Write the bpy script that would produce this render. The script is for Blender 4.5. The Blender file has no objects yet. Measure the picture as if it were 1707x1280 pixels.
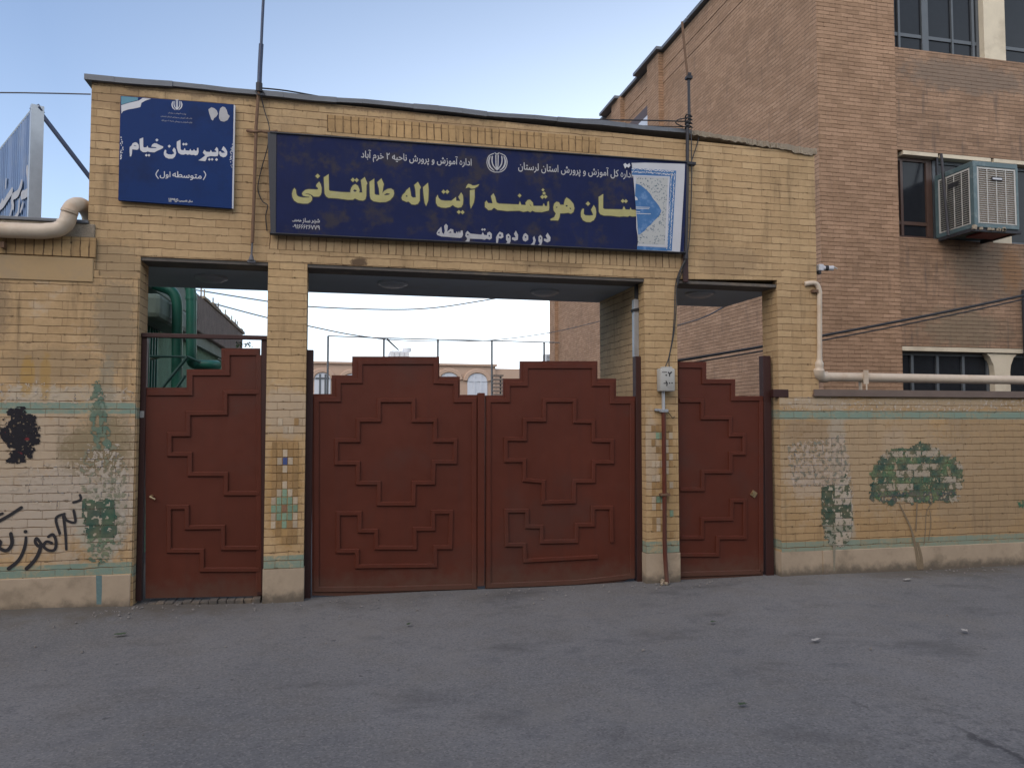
import bpy, bmesh, math, random
import numpy as np
from mathutils import Vector, Matrix, noise
from mathutils.geometry import delaunay_2d_cdt

random.seed(7)
C = bpy.context.scene.collection
sc = bpy.context.scene
R = math.radians

# ---------------------------------------------------------------- camera
F_PX, PW, PH = 1270.0, 1707.0, 1280.0
YAW, PITCH = R(12.7), R(2.75)
CAM = Vector((0.0, -7.29, 1.63))
FWD = Vector((math.sin(YAW) * math.cos(PITCH), math.cos(YAW) * math.cos(PITCH), math.sin(PITCH)))
RGT = Vector((math.cos(YAW), -math.sin(YAW), 0.0))
UPV = RGT.cross(FWD)
cam_d = bpy.data.cameras.new("camera")
cam_d.sensor_width = 36.0
cam_d.lens = 36.0 * F_PX / PW
cam_d.clip_start, cam_d.clip_end = 0.05, 2000.0
cam = bpy.data.objects.new("camera", cam_d)
C.objects.link(cam)
M3 = Matrix((RGT, UPV, -FWD)).transposed()
cam.matrix_world = Matrix.Translation(CAM) @ M3.to_4x4()
sc.camera = cam

# ---------------------------------------------------------------- sky, sun, exposure
SUN_EL, SUN_AZ = R(45.0), R(222.0)          # azimuth clockwise from +Y: behind the camera, a little to its left
world = bpy.data.worlds.new("World")
sc.world = world
world.use_nodes = True
wn, wl = world.node_tree.nodes, world.node_tree.links
sky = wn.new("ShaderNodeTexSky")
sky.sky_type = 'NISHITA'
sky.sun_disc = False
sky.sun_elevation, sky.sun_rotation = SUN_EL, SUN_AZ
sky.altitude, sky.air_density, sky.dust_density, sky.ozone_density = 1200.0, 1.0, 3.5, 1.5
# pale haze in the air: thick near the horizon, thicker over the yard to the right
tc = wn.new("ShaderNodeTexCoord")
sx = wn.new("ShaderNodeSeparateXYZ")
wl.new(tc.outputs["Generated"], sx.inputs[0])
def wmath(op, a, b=0.0, c=None):
    q = wn.new("ShaderNodeMath")
    q.operation = op
    for i, v in enumerate((a, b, c)):
        if v is None: continue
        if isinstance(v, (int, float)): q.inputs[i].default_value = v
        else: wl.new(v, q.inputs[i])
    return q.outputs[0]
up_ = wmath('MAXIMUM', sx.outputs[2], 0.0)
thick = wmath('POWER', wmath('SUBTRACT', 1.0, up_), 3.2)
side_ = wmath('MAXIMUM', wmath('MULTIPLY_ADD', sx.outputs[0], 2.2, wmath('MULTIPLY_ADD', sx.outputs[1], -.5, 1.40)), .3)
fac_ = wmath('MINIMUM', wmath('MULTIPLY', thick, side_), 1.0)
hz = wn.new("ShaderNodeMix")
hz.data_type = 'RGBA'
wl.new(fac_, hz.inputs[0])
wl.new(sky.outputs[0], hz.inputs[6])
hz.inputs[7].default_value = (7.8, 8.6, 9.3, 1)
wl.new(hz.outputs[2], wn["Background"].inputs[0])
wn["Background"].inputs[1].default_value = 0.15
sun_d = bpy.data.lights.new("sun", 'SUN')
sun_d.energy, sun_d.angle, sun_d.color = 1.0, R(70.0), (1.0, 0.80, 0.56)
sun = bpy.data.objects.new("sun", sun_d)
C.objects.link(sun)
sdir = Vector((math.sin(SUN_AZ) * math.cos(SUN_EL), math.cos(SUN_AZ) * math.cos(SUN_EL), math.sin(SUN_EL)))
sun.rotation_euler = sdir.to_track_quat('Z', 'Y').to_euler()
sc.view_settings.view_transform = 'Standard'
sc.view_settings.look = 'None'
sc.view_settings.gamma = 1.0
sc.view_settings.exposure = 0.6

# ---------------------------------------------------------------- measuring helpers
def ray(px, py):
    return FWD + RGT * ((px - PW / 2) / F_PX) - UPV * ((py - PH / 2) / F_PX)

def P(px, py, Y):
    d = ray(px, py)
    return CAM + d * ((Y - CAM.y) / d.y)

def G(px, py, z=0.0):
    d = ray(px, py)
    return CAM + d * ((z - CAM.z) / d.z)

def XP(px, X, py):
    """point on the plane X = const seen at that pixel"""
    d = ray(px, py)
    return CAM + d * ((X - CAM.x) / d.x)

def xz(pts, Y):
    return [(P(a, b, Y).x, P(a, b, Y).z) for a, b in pts]

def px_x(px, Y, py=640):
    return P(px, py, Y).x

def px_z(px, py, Y):
    return P(px, py, Y).z

# ---------------------------------------------------------------- object helpers
def thing(name, label, cat, loc=(0, 0, 0), group=None):
    o = bpy.data.objects.new(name, None)
    o.empty_display_size = 0.2
    C.objects.link(o)
    o.location = loc
    o['label'], o['category'], o['kind'] = label, cat, 'thing'
    if group:
        o['group'] = group
    return o

def tag(o, label, cat, group=None):
    o['label'], o['category'], o['kind'] = label, cat, 'thing'
    if group:
        o['group'] = group
    return o

def wloc(o):
    v = Vector((0, 0, 0))
    while o is not None:
        v = v + Vector(o.location)
        o = o.parent
    return v

class MB:
    """collects shapes in world metres; build() links them as ONE mesh object"""
    def __init__(self):
        self.v, self.f, self.c = [], [], []

    def add(self, verts, faces, col=None):
        n = len(self.v)
        self.v += [tuple(p) for p in verts]
        self.f += [tuple(i + n for i in f) for f in faces]
        self.c += [col] * len(faces)
        return self

    def box(self, x0, x1, y0, y1, z0, z1, col=None, rot=None, bev=0.0):
        if bev > 0:
            b = min(bev, (x1 - x0) * .3, (y1 - y0) * .3, (z1 - z0) * .3)
            bm = bmesh.new()
            bmesh.ops.create_cube(bm, size=1.0)
            for v in bm.verts:
                v.co = Vector(((x0 + x1) / 2 + v.co.x * (x1 - x0), (y0 + y1) / 2 + v.co.y * (y1 - y0), (z0 + z1) / 2 + v.co.z * (z1 - z0)))
            bmesh.ops.bevel(bm, geom=bm.edges[:], offset=b, segments=2, affect='EDGES', profile=0.5)
            bm.verts.index_update()
            vs = [v.co.copy() for v in bm.verts]
            fs = [[v.index for v in f.verts] for f in bm.faces]
            bm.free()
        else:
            vs = [Vector(p) for p in ((x0, y0, z0), (x1, y0, z0), (x1, y1, z0), (x0, y1, z0), (x0, y0, z1), (x1, y0, z1), (x1, y1, z1), (x0, y1, z1))]
            fs = [(0, 3, 2, 1), (4, 5, 6, 7), (0, 1, 5, 4), (1, 2, 6, 5), (2, 3, 7, 6), (3, 0, 4, 7)]
        if rot is not None:
            c = Vector(((x0 + x1) / 2, (y0 + y1) / 2, (z0 + z1) / 2))
            vs = [c + rot @ (p - c) for p in vs]
        return self.add(vs, fs, col)

    def prism(self, pts, y0, y1, col=None):
        """polygon in XZ (any winding, simple) extruded from y0 (front) to y1"""
        area = sum(pts[i][0] * pts[(i + 1) % len(pts)][1] - pts[(i + 1) % len(pts)][0] * pts[i][1] for i in range(len(pts)))
        if area < 0:
            pts = pts[::-1]
        n = len(pts)
        vs = [(x, y0, z) for x, z in pts] + [(x, y1, z) for x, z in pts]
        fs = [tuple(range(n)), tuple(range(2 * n - 1, n - 1, -1))]
        fs += [(i + n, (i + 1) % n + n, (i + 1) % n, i) for i in range(n)]
        return self.add(vs, fs, col)

    def tube(self, pts, rad, seg=10, col=None, cap=True):
        pts = [Vector(p) for p in pts]
        rads = rad if isinstance(rad, (list, tuple)) else [rad] * len(pts)
        vs, fs = [], []
        nrm = None
        for i, p in enumerate(pts):
            t = (pts[min(i + 1, len(pts) - 1)] - pts[max(i - 1, 0)]).normalized()
            if nrm is None:
                a = Vector((0, 0, 1)) if abs(t.z) < .9 else Vector((1, 0, 0))
                nrm = t.cross(a).normalized()
            nrm = (nrm - t * nrm.dot(t)).normalized()
            bi = t.cross(nrm)
            for k in range(seg):
                a = 2 * math.pi * k / seg
                vs.append(p + (nrm * math.cos(a) + bi * math.sin(a)) * rads[i])
        for i in range(len(pts) - 1):
            for k in range(seg):
                a, b = i * seg + k, i * seg + (k + 1) % seg
                fs.append((a, b, b + seg, a + seg))
        if cap:
            fs.append(tuple(range(seg - 1, -1, -1)))
            fs.append(tuple(range((len(pts) - 1) * seg, len(pts) * seg)))
        return self.add(vs, fs, col)

    def strip(self, path, w, y, d, closed=False, ch=.3):
        """raised moulding of width w along a path in XZ, on plane y, standing d proud (towards -Y)"""
        n = len(path)
        pts = [Vector(p) for p in path]
        L, Rr = [], []
        for i in range(n):
            a = pts[(i - 1) % n] if (closed or i > 0) else None
            b = pts[(i + 1) % n] if (closed or i < n - 1) else None
            d1 = (pts[i] - a).normalized() if a is not None else None
            d2 = (b - pts[i]).normalized() if b is not None else None
            if d1 is None: d1 = d2
            if d2 is None: d2 = d1
            n1, n2 = Vector((-d1.y, d1.x)), Vector((-d2.y, d2.x))
            m = n1 + n2
            if m.length < .2: m = n1
            m = m.normalized()
            k = 1.0 / max(.4, m.dot(n1))
            L.append(m * k)
            Rr.append(-m * k)
        prof = [(w / 2, 0), (w / 2, d * .6), (w / 2 - d * ch, d), (-w / 2 + d * ch, d), (-w / 2, d * .6), (-w / 2, 0)]
        vs = []
        for i in range(n):
            for o, h in prof:
                q = pts[i] + L[i] * o
                vs.append((q.x, y - h, q.y))
        fs = []
        m = len(prof)
        for i in range(n if closed else n - 1):
            j = (i + 1) % n
            for k in range(m - 1):
                fs.append((i * m + k, i * m + k + 1, j * m + k + 1, j * m + k))
        if not closed:
            fs.append(tuple(range(m - 1, -1, -1)))
            fs.append(tuple(range((n - 1) * m, n * m)))
        return self.add(vs, fs)

    def build(self, name, mat, parent=None, smooth=False, label=None, origin=None):
        me = bpy.data.meshes.new(name)
        o = bpy.data.objects.new(name, me)
        C.objects.link(o)
        if parent is not None:
            o.parent = parent
            off = wloc(parent)
        else:
            if origin is None:
                a = np.array(self.v)
                lo, hi = a.min(0), a.max(0)
                origin = ((lo[0] + hi[0]) / 2, (lo[1] + hi[1]) / 2, lo[2])
            o.location = origin
            off = Vector(origin)
        me.from_pydata([Vector(p) - off for p in self.v], [], self.f)
        me.update()
        uv = me.uv_layers.new(name="UVMap")
        W = [Vector(p) for p in self.v]
        for poly in me.polygons:
            nx, ny, nz = (abs(q) for q in poly.normal)
            for li in poly.loop_indices:
                p = W[me.loops[li].vertex_index]
                if nz > .75: uv.data[li].uv = (p.x, p.y)
                elif ny >= nx: uv.data[li].uv = (p.x, p.z)
                else: uv.data[li].uv = (p.y, p.z)
        if any(c is not None for c in self.c):
            at = me.color_attributes.new("Col", 'FLOAT_COLOR', 'CORNER')
            for poly, c in zip(me.polygons, self.c):
                c = c or (1, 1, 1)
                for li in poly.loop_indices:
                    at.data[li].color = (c[0], c[1], c[2], 1)
        me.materials.append(mat)
        if smooth:
            me.polygons.foreach_set("use_smooth", [True] * len(me.polygons))
            try:
                me.set_sharp_from_angle(angle=R(40))
            except Exception:
                pass
        if label:
            o['label'] = label
        return o

def spline(pts, n=6):
    """Catmull-Rom through points of any dimension"""
    pts = [np.array(p, float) for p in pts]
    out = []
    for i in range(len(pts) - 1):
        p0, p1, p2, p3 = pts[max(i - 1, 0)], pts[i], pts[i + 1], pts[min(i + 2, len(pts) - 1)]
        for k in range(n):
            t = k / n
            out.append(.5 * ((2 * p1) + (-p0 + p2) * t + (2 * p0 - 5 * p1 + 4 * p2 - p3) * t * t + (-p0 + 3 * p1 - 3 * p2 + p3) * t ** 3))
    out.append(pts[-1])
    return [tuple(p) for p in out]

# ---------------------------------------------------------------- flat lettering: union of outlines, minus holes
def winding(px, py, poly):
    a = np.array(poly)
    b = np.roll(a, -1, 0)
    x0, y0, x1, y1 = a[:, 0][:, None], a[:, 1][:, None], b[:, 0][:, None], b[:, 1][:, None]
    left = (x1 - x0) * (py - y0) - (px - x0) * (y1 - y0)
    up = (y0 <= py) & (y1 > py) & (left > 0)
    dn = (y0 > py) & (y1 <= py) & (left < 0)
    return up.sum(0) - dn.sum(0)

def fill(outers, holes=(), nonzero=False):
    vs, es = [], []
    for poly in list(outers) + list(holes):
        n = len(vs)
        vs += [Vector((p[0], p[1])) for p in poly]
        es += [(n + i, n + (i + 1) % len(poly)) for i in range(len(poly))]
    r = delaunay_2d_cdt(vs, es, [], 0, 1e-6)
    ov, of = r[0], r[2]
    if not of:
        return [], []
    cx = np.array([sum(ov[i].x for i in f) / len(f) for f in of])
    cy = np.array([sum(ov[i].y for i in f) / len(f) for f in of])
    if nonzero:
        w = np.zeros(len(of))
        for p in outers: w += winding(cx, cy, p)
        keep = w != 0
    else:
        keep = np.zeros(len(of), bool)
        for p in outers: keep |= winding(cx, cy, p) != 0
        for p in holes: keep &= winding(cx, cy, p) == 0
    return [(v.x, v.y) for v in ov], [tuple(f) for f, k in zip(of, keep) if k]

def flat(mb, outers, holes, Y, nonzero=False, col=None):
    """filled outlines given in XZ metres, facing -Y"""
    v, f = fill(outers, holes, nonzero)
    fs = []
    for t in f:
        a = sum(v[t[i]][0] * v[t[(i + 1) % len(t)]][1] - v[t[(i + 1) % len(t)]][0] * v[t[i]][1] for i in range(len(t)))
        fs.append(t if a > 0 else t[::-1])
    mb.add([(x, Y, z) for x, z in v], fs, col)

def inflate(poly, d):
    n = len(poly)
    area = sum(poly[i][0] * poly[(i + 1) % n][1] - poly[(i + 1) % n][0] * poly[i][1] for i in range(n))
    s = 1 if area > 0 else -1
    out = []
    for i in range(n):
        a, b, c = Vector(poly[i - 1]), Vector(poly[i]), Vector(poly[(i + 1) % n])
        t = (b - a).normalized() + (c - b).normalized()
        if t.length < .05: t = (b - a)
        t = t.normalized()
        out.append((b.x + t.y * d * s, b.y - t.x * d * s))
    return out

def dot(x, y, r, k=4):
    return [(x + r * math.cos(2 * math.pi * i / k), y + r * math.sin(2 * math.pi * i / k)) for i in range(k)]

def stroke(path, w, n=5):
    """round-ended pen stroke as convex pieces"""
    q = spline(path, n) if len(path) > 2 else [tuple(p) for p in path]
    ws = w if isinstance(w, (list, tuple)) else None
    out = []
    N = len(q)
    rad = [(np.interp(i / (N - 1), np.linspace(0, 1, len(ws)), ws) if ws else w) / 2 for i in range(N)]
    for i in range(N - 1):
        a, b = Vector(q[i]), Vector(q[i + 1])
        if (b - a).length < 1e-7: continue
        t = (b - a).normalized()
        m = Vector((-t.y, t.x))
        out.append([tuple(a + m * rad[i]), tuple(a - m * rad[i]), tuple(b - m * rad[i + 1]), tuple(b + m * rad[i + 1])])
    for i in range(N):
        out.append(dot(q[i][0], q[i][1], rad[i], 7))
    return out

FORMS = {'ا': (0xFE8D, 2), 'آ': (0xFE81, 2), 'ب': (0xFE8F, 4), 'پ': (0xFB56, 4), 'ت': (0xFE95, 4), 'ح': (0xFEA1, 4), 'خ': (0xFEA5, 4), 'د': (0xFEA9, 2), 'ر': (0xFEAD, 2), 'ز': (0xFEAF, 2), 'س': (0xFEB1, 4), 'ش': (0xFEB5, 4), 'ط': (0xFEC1, 4), 'ف': (0xFED1, 4), 'ق': (0xFED5, 4), 'ک': (0xFB8E, 4), 'ل': (0xFEDD, 4), 'م': (0xFEE1, 4), 'ن': (0xFEE5, 4), 'و': (0xFEED, 2), 'ه': (0xFEE9, 4), 'ی': (0xFBFC, 4)}

def shaped(s):
    out = []
    for i, c in enumerate(s):
        if c not in FORMS:
            out.append(c)
            continue
        p, n = (s[i - 1] if i else ' '), (s[i + 1] if i + 1 < len(s) else ' ')
        jp = p == 'ـ' or (p in FORMS and FORMS[p][1] == 4)
        jn = FORMS[c][1] == 4 and (n == 'ـ' or n in FORMS)
        out.append(chr(FORMS[c][0] + (3 if jp and jn else 2 if jn else 1 if jp else 0)))
    return ''.join(out[::-1])

def glyph_outlines(txt, res=3):
    c = bpy.data.curves.new("lettering", 'FONT')
    c.body = txt
    o = bpy.data.objects.new("lettering", c)
    C.objects.link(o)
    dg = bpy.context.evaluated_depsgraph_get()
    dg.update()
    cu = o.evaluated_get(dg).to_curve(dg)
    polys = []
    for s in cu.splines:
        bp = s.bezier_points
        n = len(bp)
        poly = []
        for i in range(n):
            a, b = bp[i], bp[(i + 1) % n]
            for k in range(res):
                t = k / res
                p = a.co * (1 - t) ** 3 + a.handle_right * 3 * t * (1 - t) ** 2 + b.handle_left * 3 * t * t * (1 - t) + b.co * t ** 3
                if not poly or abs(p.x - poly[-1][0]) + abs(p.y - poly[-1][1]) > 1e-5:
                    poly.append((p.x, p.y))
        if len(poly) > 2:
            polys.append(poly)
    o.evaluated_get(dg).to_curve_clear()
    bpy.data.objects.remove(o)
    bpy.data.curves.remove(c)
    return polys

def text_line(mb, txt, pl, pr, py, Y, hscale=1.0, bold=0.0, raw=False):
    """one line of writing between pixels pl..pr of the plane Y, centred on py"""
    polys = glyph_outlines(txt if raw else shaped(txt))
    a = np.concatenate([np.array(p) for p in polys])
    lo, hi = a.min(0), a.max(0)
    A, B = P(pl, py, Y), P(pr, py, Y)
    s = (B.x - A.x) / (hi[0] - lo[0])
    zc = (A.z + P(pr, py, Y).z) / 2 if False else P((pl + pr) / 2, py, Y).z
    out = [[(A.x + (x - lo[0]) * s, zc + (y - (lo[1] + hi[1]) / 2) * s * hscale) for x, y in p] for p in polys]
    if bold:
        out = [inflate(p, bold) for p in out]
    flat(mb, out, [], Y, nonzero=True)

# ---------------------------------------------------------------- materials
def srgb(r, g, b):
    return tuple(((c / 255) / 12.92 if c / 255 <= .04045 else ((c / 255 + .055) / 1.055) ** 2.4) for c in (r, g, b))

class NT:
    def __init__(self, name):
        self.m = bpy.data.materials.new(name)
        self.m.use_nodes = True
        self.n, self.l = self.m.node_tree.nodes, self.m.node_tree.links
        self.b = self.n["Principled BSDF"]

    def node(self, t, **kw):
        q = self.n.new(t)
        for k, v in kw.items():
            setattr(q, k, v)
        return q

    def set(self, sock, v):
        if isinstance(v, (int, float)):
            sock.default_value = v
        elif isinstance(v, tuple):
            sock.default_value = v if len(v) == len(sock.default_value) else (*v, 1.0)
        else:
            self.l.new(v, sock)

    def noise(self, vec, scale, detail=4, rough=.55, dist=0):
        q = self.node("ShaderNodeTexNoise")
        q.inputs["Scale"].default_value = scale
        q.inputs["Detail"].default_value = detail
        q.inputs["Roughness"].default_value = rough
        q.inputs["Distortion"].default_value = dist
        if vec is not None: self.l.new(vec, q.inputs["Vector"])
        return q

    def ramp(self, x, a, b, smooth=True):
        q = self.node("ShaderNodeMapRange")
        q.interpolation_type = 'SMOOTHSTEP' if smooth else 'LINEAR'
        self.set(q.inputs["Value"], x)
        self.set(q.inputs["From Min"], a)
        self.set(q.inputs["From Max"], b)
        return q.outputs[0]

    def math(self, op, a, b=0.0, c=None):
        q = self.node("ShaderNodeMath", operation=op)
        self.set(q.inputs[0], a)
        self.set(q.inputs[1], b)
        if c is not None: self.set(q.inputs[2], c)
        return q.outputs[0]

    def vmath(self, op, a, b):
        q = self.node("ShaderNodeVectorMath", operation=op)
        self.set(q.inputs[0], a)
        self.set(q.inputs[1], b)
        return q.outputs[0]

    def mix(self, f, a, b, mode='MIX'):
        q = self.node("ShaderNodeMix", data_type='RGBA', blend_type=mode)
        self.set(q.inputs[0], f)
        self.set(q.inputs[6], a)
        self.set(q.inputs[7], b)
        return q.outputs[2]

    def uv(self):
        return self.node("ShaderNodeUVMap", uv_map="UVMap").outputs[0]

    def obj(self):
        return self.node("ShaderNodeNewGeometry").outputs["Position"]

    def bump(self, h, strength=.5, dist=.01, nrm=None):
        q = self.node("ShaderNodeBump")
        q.inputs["Strength"].default_value = strength
        q.inputs["Distance"].default_value = dist
        self.set(q.inputs["Height"], h)
        if nrm is not None: self.l.new(nrm, q.inputs["Normal"])
        return q.outputs[0]

    def done(self, col, rough=.8, metal=0.0, bump=None, spec=.5):
        self.set(self.b.inputs["Base Color"], col)
        self.set(self.b.inputs["Roughness"], rough)
        self.set(self.b.inputs["Metallic"], metal)
        self.set(self.b.inputs["Specular IOR Level"], spec)
        if bump is not None: self.l.new(bump, self.b.inputs["Normal"])
        return self.m

def plain(name, col, rough=.6, metal=0.0, var=.25, scale=6.0, bump=.15, dist=.004, spec=.5, dirt=None, chips=None, splash=None):
    t = NT(name)
    p = t.obj()
    n1 = t.noise(p, scale, 5, .6)
    n2 = t.noise(p, scale * 9, 3, .6)
    k = t.math('MULTIPLY_ADD', n1.outputs[0], var * 1.6, 1 - var * .8)
    k = t.math('MULTIPLY', k, t.math('MULTIPLY_ADD', n2.outputs[0], var * .6, 1 - var * .3))
    comb = t.node("ShaderNodeCombineXYZ")
    for i in range(3): t.l.new(k, comb.inputs[i])
    c = t.vmath('MULTIPLY', tuple(col), comb.outputs[0])
    if dirt:
        n3 = t.noise(p, dirt[1], 6, .65)
        c = t.mix(t.math('MULTIPLY', t.ramp(n3.outputs[0], .5, .68), dirt[2]), c, dirt[0])
    if chips:
        n4 = t.noise(p, chips[1], 5, .7)
        n5 = t.noise(p, 1.7, 4, .6)
        c = t.mix(t.math('MULTIPLY', t.ramp(t.math('ADD', n4.outputs[0], t.math('MULTIPLY', n5.outputs[0], .35)), chips[2], chips[2] + .03), .8), c, chips[0])
        s2 = t.noise(t.vmath('MULTIPLY', p, (14.0, 14.0, .8)), 1.0, 4, .6)
        c = t.mix(t.math('MULTIPLY', t.ramp(s2.outputs[0], .5, .8), .35), c, chips[3])
    if splash:
        sz = t.node("ShaderNodeSeparateXYZ")
        t.l.new(p, sz.inputs[0])
        n6 = t.noise(p, 9.0, 6, .65)
        hgt = t.math('ADD', sz.outputs[2], t.math('MULTIPLY_ADD', n6.outputs[0], -splash[1] * 1.6, splash[1] * .8))
        c = t.mix(t.math('MULTIPLY', t.ramp(hgt, splash[1], 0.0), splash[2]), c, splash[0])
    r = t.math('MULTIPLY_ADD', n2.outputs[0], .25, rough - .12)
    return t.done(c, r, metal, t.bump(n2.outputs[0], bump, dist) if bump else None, spec)

BW, BH = .225, .072

def brick(name, c1, c2, mortar, bw=BW, bh=BH, msize=.0045, bands=(), patches=(), streak=.35, var=.35, rough=.85, soldier=False, bstr=.6, wob=.009, chalk=None, drip=(.10, .075, .045), perp=.45):
    t = NT(name)
    uv = t.uv()
    d = t.noise(uv, 7.0, 2, .5)
    dv = t.vmath('SUBTRACT', d.outputs["Color"], (.5, .5, .5))
    vec = t.vmath('ADD', uv, t.vmath('MULTIPLY', dv, (wob * 2.2, wob * 2.2, 0.0)))
    br = t.node("ShaderNodeTexBrick")
    br.offset = 0.0 if soldier else .5
    br.inputs["Scale"].default_value = 1.0
    br.inputs["Brick Width"].default_value = bh if soldier else bw
    br.inputs["Row Height"].default_value = bw if soldier else bh
    br.inputs["Mortar Size"].default_value = msize
    br.inputs["Mortar Smooth"].default_value = .35
    br.inputs["Bias"].default_value = 0.0
    t.l.new(vec, br.inputs["Vector"])
    t.set(br.inputs["Color1"], c1)
    t.set(br.inputs["Color2"], c2)
    t.set(br.inputs["Mortar"], mortar)
    # joints partly clogged with paint
    clog = t.noise(uv, 5.0, 4, .6)
    sj = t.node("ShaderNodeSeparateXYZ")
    t.l.new(vec, sj.inputs[0])
    fr_ = t.math('FRACT', t.math('DIVIDE', sj.outputs[0] if soldier else sj.outputs[1], bh))
    edge = t.math('MINIMUM', fr_, t.math('SUBTRACT', 1.0, fr_))
    course = t.ramp(edge, msize / bh * 1.15, msize / bh * .35)
    joint = t.math('MAXIMUM', t.math('MULTIPLY', br.outputs["Fac"], perp), course)
    jf = t.math('MULTIPLY', joint, t.ramp(clog.outputs[0], .26, .60))
    br.inputs["Mortar Size"].default_value = msize
    nn = t.node("ShaderNodeTexBrick")          # same bonding without joints: brick colour only
    nn.offset = br.offset
    for k in ("Scale", "Brick Width", "Row Height"):
        nn.inputs[k].default_value = br.inputs[k].default_value
    nn.inputs["Mortar Size"].default_value = 0.0
    t.l.new(vec, nn.inputs["Vector"])
    t.set(nn.inputs["Color1"], c1)
    t.set(nn.inputs["Color2"], c2)
    t.set(nn.inputs["Mortar"], c1)
    col = nn.outputs["Color"]
    # broad and fine unevenness of the surface
    n1 = t.noise(uv, 1.3, 6, .6)
    n2 = t.noise(uv, 22.0, 5, .65)
    k = t.math('MULTIPLY_ADD', n1.outputs[0], var * 2, 1 - var)
    k = t.math('MULTIPLY', k, t.math('MULTIPLY_ADD', n2.outputs[0], var * 1.3, 1 - var * .65))
    comb = t.node("ShaderNodeCombineXYZ")
    for i in range(3): t.l.new(k, comb.inputs[i])
    col = t.vmath('MULTIPLY', col, comb.outputs[0])
    sep = t.node("ShaderNodeSeparateXYZ")
    t.l.new(uv, sep.inputs[0])
    U, V = sep.outputs[0], sep.outputs[1]
    sv = t.vmath('MULTIPLY', uv, (5.0, .55, 1.0))
    st = t.noise(sv, 1.6, 6, .62)
    col = t.mix(t.math('MULTIPLY', t.ramp(st.outputs[0], .52, .75), streak), col, drip)
    n4 = t.noise(uv, 34.0, 4, .7)
    n5 = t.noise(uv, 4.0, 6, .7)
    rag = t.math('ADD', t.math('MULTIPLY_ADD', n4.outputs[0], 1.0, -.5), t.math('MULTIPLY_ADD', n5.outputs[0], 1.7, -.85))
    if chalk:
        col = t.mix(t.math('MULTIPLY', t.ramp(t.noise(uv, 2.6, 7, .72).outputs[0], chalk[2], chalk[2] + .12), chalk[1]), col, chalk[0])
    for (u0, v0, ru, rv, pc, amt) in patches:
        du = t.math('DIVIDE', t.math('SUBTRACT', U, u0), ru)
        dw = t.math('DIVIDE', t.math('SUBTRACT', V, v0), rv)
        dd = t.math('SQRT', t.math('ADD', t.math('MULTIPLY', du, du), t.math('MULTIPLY', dw, dw)))
        f = t.ramp(t.math('ADD', dd, rag), 1.05, .55)
        col = t.mix(t.math('MULTIPLY', f, amt), col, pc)
    for (v0, v1, pc, amt) in bands:
        a = t.math('MULTIPLY', t.math('GREATER_THAN', V, v0), t.math('LESS_THAN', V, v1))
        worn = t.ramp(t.math('ADD', t.math('MULTIPLY', n4.outputs[0], .5), t.math('MULTIPLY', n5.outputs[0], .6)), .78, .5)
        col = t.mix(t.math('MULTIPLY', a, t.math('MULTIPLY', worn, amt)), col, pc)
    col = t.mix(jf, col, mortar)
    pit = t.math('MULTIPLY', t.ramp(edge, .20, .05), t.ramp(t.noise(uv, 15.0, 5, .7).outputs[0], .585, .64))
    col = t.mix(t.math('MULTIPLY', pit, .8), col, tuple(q * .55 for q in mortar))
    joint = t.math('MAXIMUM', joint, pit)
    h = t.math('ADD', t.math('MULTIPLY', joint, -1.0), t.math('MULTIPLY', n2.outputs[0], .35))
    h = t.math('ADD', h, t.math('MULTIPLY', n4.outputs[0], .25))
    return t.done(col, rough, 0.0, t.bump(h, bstr, .008), .25)

# ---------------------------------------------------------------- palette
YEL1, YEL2, YMORT = (.385, .262, .138), (.455, .320, .175), (.16, .10, .055)
GREEN_BAND = (.19, .262, .21)
PALE = (.44, .375, .295)
M = {}
HX = px_x(597, 0, 437)
M['brick_portal'] = brick("yellow_painted_brick", YEL1, YEL2, YMORT, streak=.5, var=.30, patches=[
    (-1.95, 1.75, .25, .5, (.30, .27, .21), .6), (4.80, .95, .28, .35, PALE, .55), (4.75, 1.55, .35, .15, (.28, .17, .07), .7), (HX, 3.13, .10, .05, (.085, .055, .035), .9), (HX + 1.9, 3.18, .5, .07, (.20, .14, .08), .5), (-2.0, 3.0, .35, .25, (.25, .19, .115), .55), (-1.9, 4.5, .5, .12, (.24, .16, .09), .5), (1.2, 4.45, 1.2, .14, (.25, .16, .09), .45), (1.0, 4.63, 4.5, .06, (.15, .105, .065), .75), (-1.35, 4.1, .12, .55, (.24, .175, .11), .55), (-.55, 3.9, .22, .7, (.25, .18, .11), .5), (4.0, 3.3, .5, .2, (.27, .19, .11), .5)],
    bands=[(.27, .37, GREEN_BAND, .9), (1.645, 1.745, GREEN_BAND, .8)])
M['brick_pillar'] = brick("worn_pillar_brick", (.41, .28, .145), (.46, .32, .17), (.16, .10, .05), streak=.3, var=.34,
    patches=[(-.49, 1.05, .2, .75, (.36, .22, .085), .75), (3.25, 1.0, .2, .8, (.36, .24, .11), .7), (-.49, 1.7, .3, .3, PALE, .5), (3.1, 1.3, .1, .5, PALE, .5)],
    bands=[(.285, .405, GREEN_BAND, .95)])
M['soldier'] = brick("soldier_course_brick", (.38, .258, .14), (.44, .31, .17), (.13, .08, .045), bw=.16, soldier=True, streak=.3, var=.3, msize=.005)
M['soldier_dark'] = brick("stained_soldier_brick", (.34, .22, .105), (.41, .27, .13), (.10, .06, .033), bw=.16, soldier=True, streak=.7, var=.4, msize=.006)
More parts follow.
